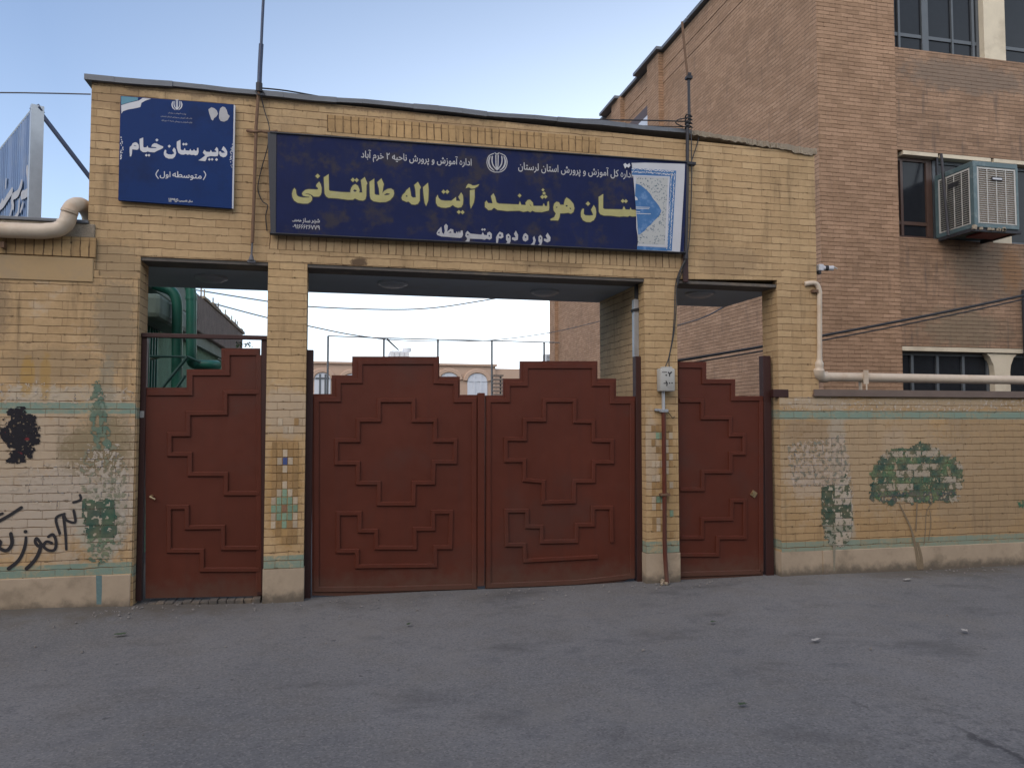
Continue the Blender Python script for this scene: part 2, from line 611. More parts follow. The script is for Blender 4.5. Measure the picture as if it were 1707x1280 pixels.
M['brick_left'] = brick("worn_painted_brick", (.40, .27, .14), (.455, .315, .17), (.15, .095, .05), streak=.65, var=.36, chalk=(PALE, .45, .56),
    patches=[(-1.95, 2.5, .22, .5, (.235, .185, .12), .7), (-2.9, 2.55, .16, .4, (.22, .16, .10), .6), (-2.45, 2.1, .5, .2, (.27, .20, .12), .5), (-2.2, .95, .62, .35, (.43, .365, .30), .9), (-2.7, .85, .55, .35, (.42, .345, .27), .8), (-2.3, 1.15, 1.1, .85, (.42, .36, .285), .6), (-2.05, 1.42, .34, .36, (.22, .175, .10), .85),
             (-2.02, .75, .22, .45, (.36, .34, .27), .85), (-2.55, 1.85, .35, .10, (.45, .38, .285), .85), (-2.2, 1.86, .5, .09, (.43, .36, .26), .7),
             (-2.62, 2.02, .06, .2, (.38, .23, .06), .7), (-2.48, 2.0, .05, .28, (.36, .22, .06), .6), (-2.0, 1.9, .08, .35, (.25, .23, .17), .6)],
    bands=[(.30, .402, GREEN_BAND, 1.0), (1.69, 1.785, GREEN_BAND, 1.0)])
M['brick_right'] = brick("painted_yard_brick", (.345, .228, .112), (.39, .265, .135), (.16, .10, .05), streak=.42, var=.28, chalk=(PALE, .25, .60),
    patches=[(4.95, 1.5, .42, .19, (.22, .135, .065), .7), (4.95, 1.02, .42, .26, (.43, .35, .28), .55), (5.25, 1.35, .14, .5, (.33, .30, .24), .8), (5.25, .5, .2, .35, (.33, .31, .25), .8),
             (5.95, 1.35, .2, .25, (.40, .32, .25), .35), (5.6, 1.2, 1.6, .7, (.41, .335, .235), .4), (7.2, 1.0, 1.1, .9, (.27, .21, .14), .45), (5.0, 1.83, .6, .10, (.42, .34, .24), .8), (6.6, 1.83, 1.3, .09, (.39, .305, .20), .8)],
    bands=[(.245, .345, GREEN_BAND, .85), (1.645, 1.738, GREEN_BAND, 1.0)])
M['brick_school'] = brick("brown_facing_brick", (.28, .174, .107), (.355, .228, .146), (.13, .082, .056), bh=.068, msize=.007, streak=.45, var=.34, drip=(.13, .095, .075), bstr=.8)
M['brick_school_front'] = brick("tan_facing_brick", (.252, .157, .097), (.33, .21, .134), (.125, .07, .04), bh=.068, msize=.007, streak=.4, var=.34, drip=(.12, .08, .055), bstr=.8)
M['brick_school_bay'] = brick("stained_facing_brick", (.224, .14, .088), (.305, .195, .126), (.12, .076, .052), bh=.068, msize=.007, streak=.8, var=.42, drip=(.11, .085, .07), bstr=.8,
    patches=[(10.6, 7.6, 1.6, .35, (.17, .13, .10), .8), (11.0, 4.2, 1.0, .6, (.20, .15, .105), .75), (11.4, 4.25, .28, .45, (.28, .14, .06), .6), (10.4, 3.2, 1.0, .4, (.19, .15, .10), .7)])
M['brick_inner'] = brick("dusty_inner_brick", (.40, .275, .15), (.47, .33, .185), (.12, .08, .045), streak=.45, var=.34)
M['plinth'] = plain("cement_plinth", (.37, .295, .21), .9, var=.3, scale=3.0, bump=.3, dirt=((.20, .16, .11), 3.5, .6), splash=((.085, .072, .056), .12, .85))
M['plaster'] = plain("painted_render", (.37, .255, .13), .85, var=.22, scale=3.0, bump=.2, dirt=((.27, .21, .14), 3.0, .5))
M['slab'] = plain("blue_painted_soffit", (.33, .38, .43), .75, var=.2, scale=2.0, bump=.1, dirt=((.26, .26, .26), 2.0, .4))
M['soffit_edge'] = plain("dark_soffit_edge", (.085, .075, .065), .8, var=.4, scale=5.0, dirt=((.20, .15, .10), 3.0, .6))
M['flashing'] = plain("zinc_flashing", (.13, .14, .155), .6, .3, var=.3, scale=5.0)
M['concrete'] = plain("broken_mortar", (.30, .25, .185), .95, var=.45, scale=12.0, bump=.7, dist=.02)
M['gate'] = plain("oxide_red_paint", (.088, .0205, .0100), .48, var=.3, scale=1.4, bump=.10, spec=.35, dirt=((.070, .030, .022), 1.0, .6), chips=((.19, .115, .085), 42.0, .915, (.060, .019, .014)), splash=((.10, .07, .052), .28, .45))
M['gate_dark'] = plain("oxide_red_post", (.036, .0105, .008), .55, var=.3, scale=3.0, bump=.08)
M['rust'] = plain("rusty_steel", (.15, .088, .052), .8, .2, var=.5, scale=14.0, bump=.3)
M['dark_steel'] = plain("dark_steel", (.035, .035, .04), .6, .4, var=.3, scale=9.0)
M['navy_steel'] = plain("navy_painted_steel", (.03, .045, .085), .5, .2, var=.3, scale=8.0)
M['grey_steel'] = plain("galvanised_steel", (.42, .44, .46), .45, .6, var=.25, scale=8.0)
M['cable'] = plain("black_cable", (.018, .018, .02), .6, var=.1, bump=0)
M['wire'] = plain("weathered_wire", (.10, .10, .11), .6, .3, var=.1, bump=0)
M['cream_pipe'] = plain("cream_pipe_paint", (.50, .42, .325), .5, var=.22, scale=4.0, bump=.08, dirt=((.33, .20, .10), 2.2, .45))
M['cream_paint'] = plain("cream_column_paint", (.55, .48, .36), .8, var=.2, scale=3.0, dirt=((.3, .24, .17), 2.0, .4))
M['brass'] = plain("brass_lock", (.65, .50, .28), .3, .9, var=.1, bump=0)
M['sign_blue'] = plain("blue_sign_face", (.007, .028, .115), .5, var=.18, scale=2.5, bump=0, spec=.12, dirt=((.008, .017, .06), 2.2, .5))
M['sign_navy'] = plain("navy_banner_face", (.013, .019, .064), .65, var=.35, scale=3.0, bump=.05, spec=.1, dirt=((.045, .040, .042), 4.5, .75), chips=((.10, .10, .12), 30.0, .90, (.028, .03, .05)))
M['white_vinyl'] = plain("white_vinyl", (.48, .49, .52), .5, var=.12, scale=8.0, bump=0)
M['off_white'] = plain("faded_white_paint", (.36, .36, .37), .6, var=.35, scale=12.0, bump=0)
M['teal_vinyl'] = plain("teal_vinyl", (.05, .19, .26), .45, var=.2, bump=0)
M['yellow_paint'] = plain("yellow_sign_paint", (.34, .315, .125), .6, var=.35, scale=9.0, bump=0, dirt=((.34, .32, .20), 14.0, .6))
M['letter_edge'] = plain("black_letter_outline", (.02, .02, .03), .6, var=.1, bump=0)
M['poster_white'] = plain("poster_paper", (.44, .45, .48), .6, var=.15, scale=5.0, bump=.1)
M['poster_blue'] = plain("poster_blue_ink", (.03, .12, .29), .55, var=.25, scale=9.0, bump=0, dirt=((.16, .27, .45), 9.0, .7))
M['black_frame'] = plain("black_frame_paint", (.025, .027, .034), .55, var=.3, scale=6.0)
M['box_grey'] = plain("grey_abs_box", (.38, .38, .355), .5, var=.15, scale=20.0, bump=.05, dirt=((.25, .24, .21), 20.0, .5))
M['spray'] = plain("black_spray_paint", (.014, .013, .016), .7, var=.2, bump=0)
M['glass'] = plain("dark_window_glass", (.014, .016, .020), .16, var=.5, scale=1.5, bump=.04, spec=.22)
M['window_frame'] = plain("grey_window_paint", (.075, .085, .095), .5, var=.25, scale=6.0)
M['window_brown'] = plain("brown_window_paint", (.07, .04, .03), .5, var=.25, scale=6.0)
M['cooler_blue'] = plain("blue_grey_cooler_paint", (.072, .112, .12), .45, .1, var=.2, scale=4.0, dirt=((.2, .23, .23), 6.0, .5))
M['cooler_pad'] = plain("straw_cooling_pad", (.34, .26, .19), .95, var=.55, scale=18.0, bump=.8, dist=.02, dirt=((.14, .09, .06), 4.0, .7))
M['cooler_side_pad'] = plain("grey_cooling_pad", (.17, .17, .17), .95, var=.5, scale=18.0, bump=.8, dist=.02)
M['cooler_grille'] = plain("pale_grille_paint", (.40, .39, .36), .5, var=.15, scale=10.0, bump=0)
M['dark_red'] = plain("dark_red_tray", (.13, .025, .025), .6, var=.3)
M['green_pipe'] = plain("green_duct_paint", (.028, .165, .115), .38, var=.2, scale=3.0, bump=.05, dirt=((.05, .13, .10), 2.0, .5))
M['green_plaster'] = plain("green_rough_plaster", (.125, .235, .155), .95, var=.6, scale=7.0, bump=1.0, dist=.02)
M['green_dark'] = plain("dark_green_paint", (.022, .085, .07), .6, var=.3, scale=5.0)
M['green_pale'] = plain("pale_green_paint", (.15, .20, .165), .8, var=.3, scale=3.0, dirt=((.12, .15, .11), 2.0, .6))
M['roof_tin'] = plain("weathered_roof_edge", (.20, .165, .14), .9, var=.6, scale=5.0, bump=.8, dist=.03)
M['house_wall'] = plain("far_house_render", (.42, .30, .225), .9, var=.15, scale=1.0, dirt=((.42, .30, .22), .5, .5))
M['frost'] = plain("frosted_window", (.52, .55, .60), .3, var=.1, scale=1.0, bump=0)
M['tank'] = plain("white_tank", (.62, .64, .66), .45, var=.1, scale=2.0, bump=0)
M['corr_blue'] = plain("corrugated_blue_sheet", (.115, .19, .34), .45, .1, var=.2, scale=2.0, bump=0, dirt=((.2, .25, .34), 2.5, .5))
M['lamp_glass'] = plain("dull_lamp_glass", (.34, .37, .40), .35, var=.15, bump=0)
M['paper'] = plain("litter_paper", (.33, .32, .30), .8, var=.2, scale=20.0, bump=.2)
M['leaf'] = plain("dark_leaf", (.035, .06, .03), .7, var=.4, scale=20.0, bump=0)
M['stone'] = plain("road_gravel", (.17, .16, .15), .9, var=.6, scale=30.0, bump=.3)

def attr_paint():
    t = NT("flaked_wall_paint")
    a = t.node("ShaderNodeAttribute", attribute_name="Col")
    n = t.noise(t.obj(), 45.0, 4, .7)
    k = t.math('MULTIPLY_ADD', n.outputs[0], .7, .65)
    comb = t.node("ShaderNodeCombineXYZ")
    for i in range(3): t.l.new(k, comb.inputs[i])
    return t.done(t.vmath('MULTIPLY', a.outputs["Color"], comb.outputs[0]), .8, 0, t.bump(n.outputs[0], .3, .004), .3)
M['mural'] = attr_paint()

def asphalt():
    t = NT("worn_asphalt")
    p = t.obj()
    big = t.noise(p, .35, 5, .6)
    mid = t.noise(p, 2.3, 6, .65)
    fine = t.noise(p, 60.0, 4, .75)
    vor = t.node("ShaderNodeTexVoronoi")
    vor.inputs["Scale"].default_value = 95.0
    t.l.new(p, vor.inputs["Vector"])
    col = t.mix(t.ramp(big.outputs[0], .35, .65), (.118, .121, .126), (.152, .154, .158))
    col = t.mix(t.math('MULTIPLY', t.ramp(mid.outputs[0], .42, .70), .55), col, (.125, .121, .115))
    col = t.mix(t.math('MULTIPLY', t.ramp(mid.outputs[0], .46, .28), .45), col, (.070, .074, .084))
    # chippings
    g = t.mix(.5, vor.outputs["Color"], (.5, .5, .5))
    sp = t.node("ShaderNodeSeparateColor")
    t.l.new(vor.outputs["Color"], sp.inputs[0])
    col = t.mix(t.math('MULTIPLY', t.math('GREATER_THAN', sp.outputs[0], .86), .4), col, (.21, .206, .20))
    col = t.mix(t.math('MULTIPLY', t.math('LESS_THAN', sp.outputs[0], .16), .4), col, (.06, .061, .065))
    k = t.math('MULTIPLY_ADD', fine.outputs[0], .9, .55)
    comb = t.node("ShaderNodeCombineXYZ")
    for i in range(3): t.l.new(k, comb.inputs[i])
    col = t.vmath('MULTIPLY', col, comb.outputs[0])
    # oil-dark and dusty patches, small dark specks
    pn = t.noise(t.vmath('MULTIPLY', p, (1.0, 1.6, 1.0)), .9, 7, .68)
    col = t.mix(t.math('MULTIPLY', t.ramp(pn.outputs[0], .52, .70), .55), col, (.052, .053, .057))
    pn2 = t.noise(t.vmath('ADD', p, (7.3, 2.1, 0.0)), .7, 7, .66)
    col = t.mix(t.math('MULTIPLY', t.ramp(pn2.outputs[0], .53, .72), .6), col, (.165, .160, .150))
    v2 = t.node("ShaderNodeTexVoronoi")
    v2.inputs["Scale"].default_value = 5.0
    t.l.new(t.vmath('ADD', p, t.vmath('MULTIPLY', t.noise(p, 20.0, 3, .7).outputs["Color"], (.06, .06, 0.0))), v2.inputs["Vector"])
    s3 = t.node("ShaderNodeSeparateColor")
    t.l.new(v2.outputs["Color"], s3.inputs[0])
    spot = t.math('MULTIPLY', t.ramp(v2.outputs["Distance"], .11, .04), t.math('GREATER_THAN', s3.outputs[0], .84))
    col = t.mix(t.math('MULTIPLY', spot, .7), col, (.045, .045, .05))
    # earth gathered along the foot of the walls
    sep = t.node("ShaderNodeSeparateXYZ")
    t.l.new(p, sep.inputs[0])
    e = t.math('ADD', sep.outputs[1], t.math('MULTIPLY_ADD', mid.outputs[0], 1.2, -.6))
    e = t.math('ADD', e, t.math('MULTIPLY_ADD', fine.outputs[0], .3, -.15))
    left = t.ramp(sep.outputs[0], .3, -1.6)
    right = t.ramp(sep.outputs[0], 4.6, 6.2)
    side = t.math('MAXIMUM', t.math('MAXIMUM', left, right), .22)
    col = t.mix(t.math('MULTIPLY', t.ramp(e, -.55, -.02), t.math('MULTIPLY', side, .85)), col, (.085, .075, .062))
    # cracks of the worn patch near the lower corner
    vc = t.node("ShaderNodeTexVoronoi", feature='DISTANCE_TO_EDGE')
    vc.inputs["Scale"].default_value = 1.7
    t.l.new(t.vmath('ADD', p, t.vmath('MULTIPLY', t.noise(p, 3.0, 5, .7).outputs["Color"], (.5, .5, 0.0))), vc.inputs["Vector"])
    crack = t.math('MULTIPLY', t.ramp(vc.outputs["Distance"], .022, .004), t.ramp(t.noise(p, .8, 3, .5).outputs[0], .53, .62))
    cx = t.math('DIVIDE', t.math('SUBTRACT', sep.outputs[0], 3.2), .9)
    cy = t.math('DIVIDE', t.math('ADD', sep.outputs[1], 4.0), 1.0)
    zone = t.ramp(t.math('SQRT', t.math('ADD', t.math('MULTIPLY', cx, cx), t.math('MULTIPLY', cy, cy))), 1.0, .4)
    crack = t.math('MULTIPLY', crack, t.math('MULTIPLY_ADD', zone, .8, .15))
    wob_ = t.noise(p, 5.0, 6, .7)
    off = t.math('ABSOLUTE', t.math('ADD', t.math('SUBTRACT', sep.outputs[0], 3.24), t.math('MULTIPLY_ADD', wob_.outputs[0], .24, -.12)))
    seam = t.math('MULTIPLY', t.ramp(off, .035, .006), t.math('MULTIPLY', t.ramp(sep.outputs[1], -3.72, -3.86), t.ramp(sep.outputs[1], -4.75, -4.5)))
    crack = t.math('MAXIMUM', crack, seam)
    rough_ = t.math('MULTIPLY', zone, t.ramp(t.noise(p, 11.0, 6, .75).outputs[0], .48, .62))
    col = t.mix(t.math('MULTIPLY', rough_, .5), col, (.06, .063, .07))
    col = t.mix(t.math('MULTIPLY', crack, .8), col, (.035, .036, .04))
    h = t.math('ADD', t.math('MULTIPLY', vor.outputs["Distance"], .6), t.math('MULTIPLY', fine.outputs[0], .8))
    h = t.math('ADD', h, t.math('MULTIPLY', crack, -2.0))
    n = t.bump(h, .35, .004)
    n = t.bump(mid.outputs[0], .35, .03, n)
    return t.done(col, .82, 0, n, .35)
M['asphalt'] = asphalt()

# ================================================================ SETTING
def ground():
    mb = MB()
    xs = [-300, -60, -20] + [-8 + .4 * i for i in range(46)] + [20, 60, 300]
    ys = [-300, -60, -20] + [-8 + .25 * i for i in range(33)] + [2, 6, 20, 60, 300]
    def z(x, y):
        b = .012 * noise.noise(Vector((x * .7, y * .7, 0))) if -9 < x < 11 and -9 < y < 1 else 0
        left = max(0, min(1, (-x - .9) / 1.6)) * max(0, 1 - abs(y) / 1.1) * .055 if y < .6 else 0
        return b + left - .012
    vs = [(x, y, z(x, y)) for y in ys for x in xs]
    n = len(xs)
    fs = [(j * n + i, j * n + i + 1, (j + 1) * n + i + 1, (j + 1) * n + i) for j in range(len(ys) - 1) for i in range(n - 1)]
    mb.add(vs, fs)
    o = mb.build("street", M['asphalt'], None, True, origin=(0, 0, 0))
    o['kind'] = 'structure'
ground()

# unseen low house row, added behind the camera to shade the foot of these walls
ow = thing("unseen_house_row", "unseen low plain house row added across the street to shade the walls", "house", (2, -16, 0))
M['opposite'] = plain("opposite_brick", (.36, .29, .21), .9)
MB().box(-40, 44, -24, -14.0, -.1, 7.2).build("wall", M['opposite'], ow)
MB().box(-40.2, 44.2, -24.2, -13.8, 7.201, 7.35).build("roof", M['concrete'], ow)

# ================================================================ GATEWAY
ZH, ZT = 3.09, 4.655
XL, XR = px_x(150, 0, 250), px_x(1361, 0, 450)
XA, XB, XC, XD, XE, XF = (px_x(q, 0, 700) for q in (228, 443, 509, 1076, 1130.5, 1299))
gw = thing("brick_gateway", "yellow painted brick gateway with two square pillars, three openings and a flat roof slab", "gateway", (1.4, 0, 0))
mb = MB()
mb.prism([(XL, -.1), (XA, -.1), (XA, ZH), (XE, ZH), (XE, ZH + .01), (XF, ZH + .045), (XF, -.1), (XR, -.1), (XR, ZT - .10), (XL, ZT)], 0, .30)
mb.build("wall", M['brick_portal'], gw)
for a, b, name in ((XB, XC, 0), (XD, XE, 1)):
    m1 = MB().box(a, b, .002, .30, .0, ZH - .001)
    p = m1.build("pillar", M['brick_pillar'], gw)
    MB().box(a - .006, b + .006, -.006, .31, -.05, .285).build("plinth", M['plinth'], p)
MB().box(XF - .006, XR + .002, -.006, .31, -.05, .245).build("plinth", M['plinth'], gw)
# mosaic of painted bricks on the pillar faces
def tiles(parent, x0, cell, rows, name):
    mb = MB()
    for (i0, i1, j, c) in rows:
        mb.box(x0 + i0 * cell + .004, x0 + i1 * cell - .004, -.003, .003, j * BH + .004, (j + 1) * BH - .004, c)
    return mb.build(name, M['mural'], parent)
OC, WH, GRN, BLU, BRN = (.30, .19, .085), (.41, .335, .24), (.19, .275, .19), (.05, .075, .19), (.22, .125, .075)
pil = [o for o in gw.children if o.name.startswith("pillar")]
xa = (XB + XC) / 2
cw = .048
rows = []
for j, pat in enumerate(["ooooo", "ooooo", "wogow", "wgggw", "gGbGg", "wgggw", "owgwo", "oowoo", "ooooo", "oowoo", "owBwo", "oowoo", "ooooo", "owowo", "oowwo", "owwoo"]):
    k = {'o': OC, 'w': WH, 'g': GRN, 'G': GRN, 'b': BRN, 'B': BLU}
    for i, ch in enumerate(pat):
        c = k[ch]
        v = random.uniform(.82, 1.15)
        if j > 12 and random.random() < .45: continue
        if j < 2 and random.random() < .35: continue
        rows.append((i - 2.5, i - 1.5, 7 + j, tuple(q * v for q in c)))
tiles(pil[0], xa, cw, rows, "tile_pattern")
rows = []
xb2 = (XD + XE) / 2
for j in range(16):
    for i in range(5):
        if random.random() < .42: continue
        c = random.choice([OC, OC, WH, WH, GRN if j in (3, 4, 5, 13, 14) else OC])
        v = random.uniform(.8, 1.15)
        rows.append((i - 2.5, i - 1.5, 6 + j, tuple(q * v for q in c)))
tiles(pil[1], xb2, cw, rows, "tile_pattern")
# soldier courses
sx0, sx1 = px_x(449, 0, 390), px_x(1143, 0, 425)
z1 = px_z(800, 404, 0)
MB().box(sx0, sx1, -.004, .002, z1 - .165, z1).build("soldier_course", M['soldier'], gw)
zt = px_z(640, 217, 0)
MB().box(px_x(545, 0, 220), px_x(1000, 0, 240), -.004, .002, zt - .06, zt + .10).build("soldier_course", M['soldier_dark'], gw)
# slab and return wall behind the pillar
MB().box(XL + .02, 4.72, .30, 1.45, ZH - .03, ZH + .22).build("roof_slab", M['slab'], gw)
MB().box(XD, XD + .30, .30, 1.38, -.05, ZH - .031).build("return_wall", M['brick_inner'], gw)
MB().box(XA - .02, XF, .01, .30, ZH - .033, ZH - .002).build("lintel", M['soffit_edge'], gw)
# coping
xc1 = px_x(1150, -.03, 213)
mb = MB()
N = 24
for i in range(N):
    a, b = XL - .05 + (xc1 - XL + .05) * i / N, XL - .05 + (xc1 - XL + .05) * (i + 1) / N
    dz = lambda x: .005 * math.sin(x * 3.1) + .004 * math.sin(x * 7.7)
    z0a, z0b = ZT + dz(a), ZT + dz(b)
    oy = -.045 + .012 * ((i // 3) % 2) + .004 * math.sin(i)
    zb_ = -.014 - .008 * ((i // 3 + 1) % 2)
    vs = [(a, oy, z0a + zb_), (b, oy, z0b + zb_), (b, oy, z0b + .028), (a, oy, z0a + .028), (a, .36, z0a + .033), (b, .36, z0b + .033), (a, .36, z0a - .018), (b, .36, z0b - .018)]
    mb.add(vs, [(0, 1, 2, 3), (3, 2, 5, 4), (4, 5, 7, 6), (6, 7, 1, 0)] + [(0, 3, 4, 6), (1, 7, 5, 2)])
mb.build("coping", M['flashing'], gw)
mb = MB()
n = 90
top, bot = [], []
for i in range(n + 1):
    x = xc1 + (XR + .01 - xc1) * i / n
    t = i / n
    rg = noise.noise(Vector((x * 5, 1, 0))) + .6 * noise.noise(Vector((x * 23, 4, 0)))
    top.append((x, ZT + .025 - .085 * t + .010 * rg))
    bot.append((x, ZT - .018 - .10 * t - .022 * abs(noise.noise(Vector((x * 9, 5, 0)))) - .014 * noise.noise(Vector((x * 31, 9, 0))) - (.018 if .80 < t < .97 else 0)))
for i in range(n):
    y = -.018 - .03 * noise.noise(Vector((i * .33, 2, 2))) - .01 * random.random()
    mb.prism([bot[i], bot[i + 1], top[i + 1], top[i]], y, .33)
mb.build("broken_mortar_cap", M['concrete'], gw)
# dark steel bearing plates
MB().box(px_x(1138, -.01, 440), px_x(1147, -.01, 440), -.018, -.001, px_z(1140, 470, -.01), px_z(1140, 423, -.01), bev=.004).build("steel_plate", M['gate_dark'], gw)
MB().box(XF - .07, XF + .11, -.012, .05, px_z(1300, 662, 0), px_z(1300, 649, 0), bev=.004).build("hinge_beam", M['gate_dark'], gw)
# fixtures under the slab
for px, py, lab in ((655, 474, "round dull ceiling light under the gateway slab near the white water tank"), (908, 488, "round dull ceiling light under the gateway slab beside the brick return wall"),
                    (1166, 491, "round dull ceiling light under the slab above the pedestrian gate with the brass lock"), (352, 465, "round dull ceiling light under the slab above the gate by the green ducts")):
    q = G(px, py, ZH - .05)
    t = thing("ceiling_light", lab, "light", (q.x, q.y, ZH - .03), "ceiling lights under the gateway slab")
    pr = [(.155, 0), (.155, -.022), (.13, -.03)]
    def lathe(pr, c, seg=28):
        m = MB()
        vs, fs = [], []
        for r, z in pr:
            for k in range(seg):
                vs.append((c[0] + r * math.cos(2 * math.pi * k / seg), c[1] + r * math.sin(2 * math.pi * k / seg), c[2] + z))
        for i in range(len(pr) - 1):
            for k in range(seg):
                fs.append((i * seg + k, (i + 1) * seg + k, (i + 1) * seg + (k + 1) % seg, i * seg + (k + 1) % seg))
        return m.add(vs, fs)
    lathe(pr, t.location).build("rim", M['lamp_glass'], t, True)
    lathe([(.13, -.03), (.115, -.042), (.08, -.052), (.03, -.056), (.001, -.057)], t.location).build("bowl", M['lamp_glass'], t, True)

# ================================================================ BOUNDARY WALLS
lw = thing("boundary_wall", "worn yellow brick wall with black graffiti, a teal painted cypress and a cream pipe", "wall", (-3.5, .2, 0))
XW = px_x(160, .0, 420)
xs = XA - .012
zl0, zl1, zl2, zl3 = 2.84, 3.06, 3.225, 3.385
mb = MB()
mb.prism([(-9, -.1), (xs, -.1), (xs, 2.9), (XW + .03, 2.9), (XW + .03, 2.95), (XW, 2.95), (XW, zl2), (-9, zl2)], -.012, .26)
mb.build("wall", M['brick_left'], lw)
mb = MB()
mb.box(-9, XW - .012, -.024, .0, zl0, zl1 - .01, bev=.008)
mb.build("render_panel", M['plaster'], lw)
MB().box(-9, XW + .004, -.03, .0, zl1, zl2 + .005).build("rowlock_course", M['soldier_dark'], lw)
MB().box(-9, XW - .01, -.02, .30, zl2 + .005, zl3 - .03, bev=.01).build("cap", M['concrete'], lw)
MB().box(-9, XW - .06, -.035, .33, zl3 - .03, zl3, bev=.006).build("coping", M['flashing'], lw)
MB().box(-9, xs - .004, -.018, .26, -.1, .295, bev=.006).build("plinth", M['plinth'], lw)

rw = thing("boundary_wall", "yellow brick yard wall with a painted round tree and green stripes beneath the cream pipe", "wall", (9, .2, 0))
mb = MB()
x0 = XR + .0025
mb.prism([(x0, -.1), (18, -.1), (18, 1.89), (x0, 1.89)], -.004, .24)
mb.build("wall", M['brick_right'], rw)
# the gateway pier below the coping carries the same paint: a skin on its face
MB().box(XF + .002, x0, -.0045, .001, .246, 1.885).build("painted_skin", M['brick_right'], rw)
MB().box(x0 + .004, 18, -.012, .24, -.1, .245, bev=.005).build("plinth", M['plinth'], rw)
mb = MB()
mb.box(px_x(1357, -.03, 656), 18, -.035, .27, 1.893, 1.915)
mb.box(px_x(1357, -.03, 656), 18, -.035, -.02, 1.915, 1.965)
mb.build("coping", M['gate_dark'] if False else plain("brown_coping_steel", (.155, .115, .095), .6, .2, var=.3, scale=5.0), rw)

# ---------------------------------------------------------------- murals of flaked paint, brick by brick
def inside(poly, pts):
    a = np.array(pts)
    return winding(a[:, 0], a[:, 1], poly) != 0

def mural(name, parent, outline_px, Y, colour, keep, cell=.0085, label=None, joints=True, amp=.035, wall=(.36, .25, .125)):
    """paint left on the wall inside an outline; colour(x,z,brick) -> rgb or None where it has come off"""
    poly = xz(outline_px, 0)
    a = np.array(poly)
    lo, hi = a.min(0), a.max(0)
    mb = MB()
    nxx, nzz = int((hi[0] - lo[0]) / cell) + 1, int((hi[1] - lo[1]) / cell) + 1
    pts, idx = [], []
    for j in range(nzz):
        for i in range(nxx):
            x, z = lo[0] + (i + .5) * cell, lo[1] + (j + .5) * cell
            wx = x + amp * noise.noise(Vector((x * 22, z * 22, 3))) + .02 * noise.noise(Vector((x * 80, z * 80, 8)))
            wz = z + amp * noise.noise(Vector((x * 22, z * 22, 7))) + .02 * noise.noise(Vector((x * 80, z * 80, 4)))
            pts.append((wx, wz))
            idx.append((x, z))
    ok = inside(poly, pts)
    for (x, z), k in zip(idx, ok):
        if not k: continue
        row = math.floor(z / BH)
        fz = z / BH - row
        u = x + (BW / 2 if row % 2 == 0 else 0)
        colm = math.floor(u / BW)
        fx = u / BW - colm
        jt = fz < .09 or fx < .04
        rnd = random.Random(row * 7919 + colm * 104729).random()
        c = colour(x, z, rnd, fx, fz)
        if c is None: continue
        if jt and joints:
            if random.random() < .3: continue
            c = tuple(min(q * .62, .17) for q in c)
        al = min(1.0, .90 + .2 * nz(x, z, 13, 21))
        c = tuple(q * al + w_ * (1 - al) for q, w_ in zip(c, wall))
        h = cell / 2
        mb.add([(x - h, Y, z - h), (x + h, Y, z - h), (x + h, Y, z + h), (x - h, Y, z + h)], [(0, 1, 2, 3)], c)
    return mb.build(name, M['mural'], parent, label=label)

def nz(x, z, s, k=0):
    return noise.noise(Vector((x * s, z * s, k)))

def teal(x, z, rnd, fx, fz):
    if z < .62:
        if nz(x, z, 30) + .55 * nz(x, z, 75) > .0: return None
        return (.10 + .05 * rnd, .16 + .04 * rnd, .125)
    if nz(x, z, 26) + .4 * nz(x, z, 70, 4) > .38: return (.40, .355, .28)
    return (.036, .088 + .02 * nz(x, z, 9), .064)
cyp = [(138, 832), (192, 832), (195, 870), (190, 905), (180, 935), (165, 942), (152, 930), (144, 895), (139, 860)]
mural("painted_cypress", lw, cyp, -.0165, teal, 1)
def grime(x, z, rnd, fx, fz):
    v = nz(x, z, 22, 2) + .6 * nz(x, z, 60, 5)
    if v > .12: return (.40, .355, .29)
    if v < -.28: return (.20, .21, .15)
    return None
mural("painted_cypress_ghost", lw, [(140, 745), (200, 740), (212, 780), (210, 880), (200, 940), (194, 900), (192, 834), (138, 830), (132, 790)], -.0155, grime, 1)
def tealtip(x, z, rnd, fx, fz):
    if nz(x, z, 24, 9) + .3 * nz(x, z, 60) > .22: return None
    return (.10, .165, .125)
mural("painted_cypress_tip", lw, [(157, 640), (167, 632), (172, 660), (180, 700), (186, 745), (160, 748), (150, 700), (155, 665)], -.0160, tealtip, 1)
mb = MB()
flat(mb, [xz([(161, 958), (171, 958), (171, 985), (170, 1006), (162, 1006)], 0)], [], -.0185, col=(.12, .19, .19))
mb.build("painted_trunk", M['mural'], lw)
def flakes(x, z, rnd, fx, fz):
    v = nz(x, z, 30, 12) + .5 * nz(x, z, 75, 5)
    return (.44, .375, .295) if v > .30 else None
mural("flaked_paint_stain", lw, [(0, 640), (60, 636), (150, 650), (225, 650), (225, 668), (0, 672)], -.0150, flakes, 1)
mural("flaked_paint_stain", lw, [(40, 775), (130, 770), (205, 780), (225, 760), (222, 880), (150, 845), (60, 850), (0, 830)], -.0150, flakes, 1)

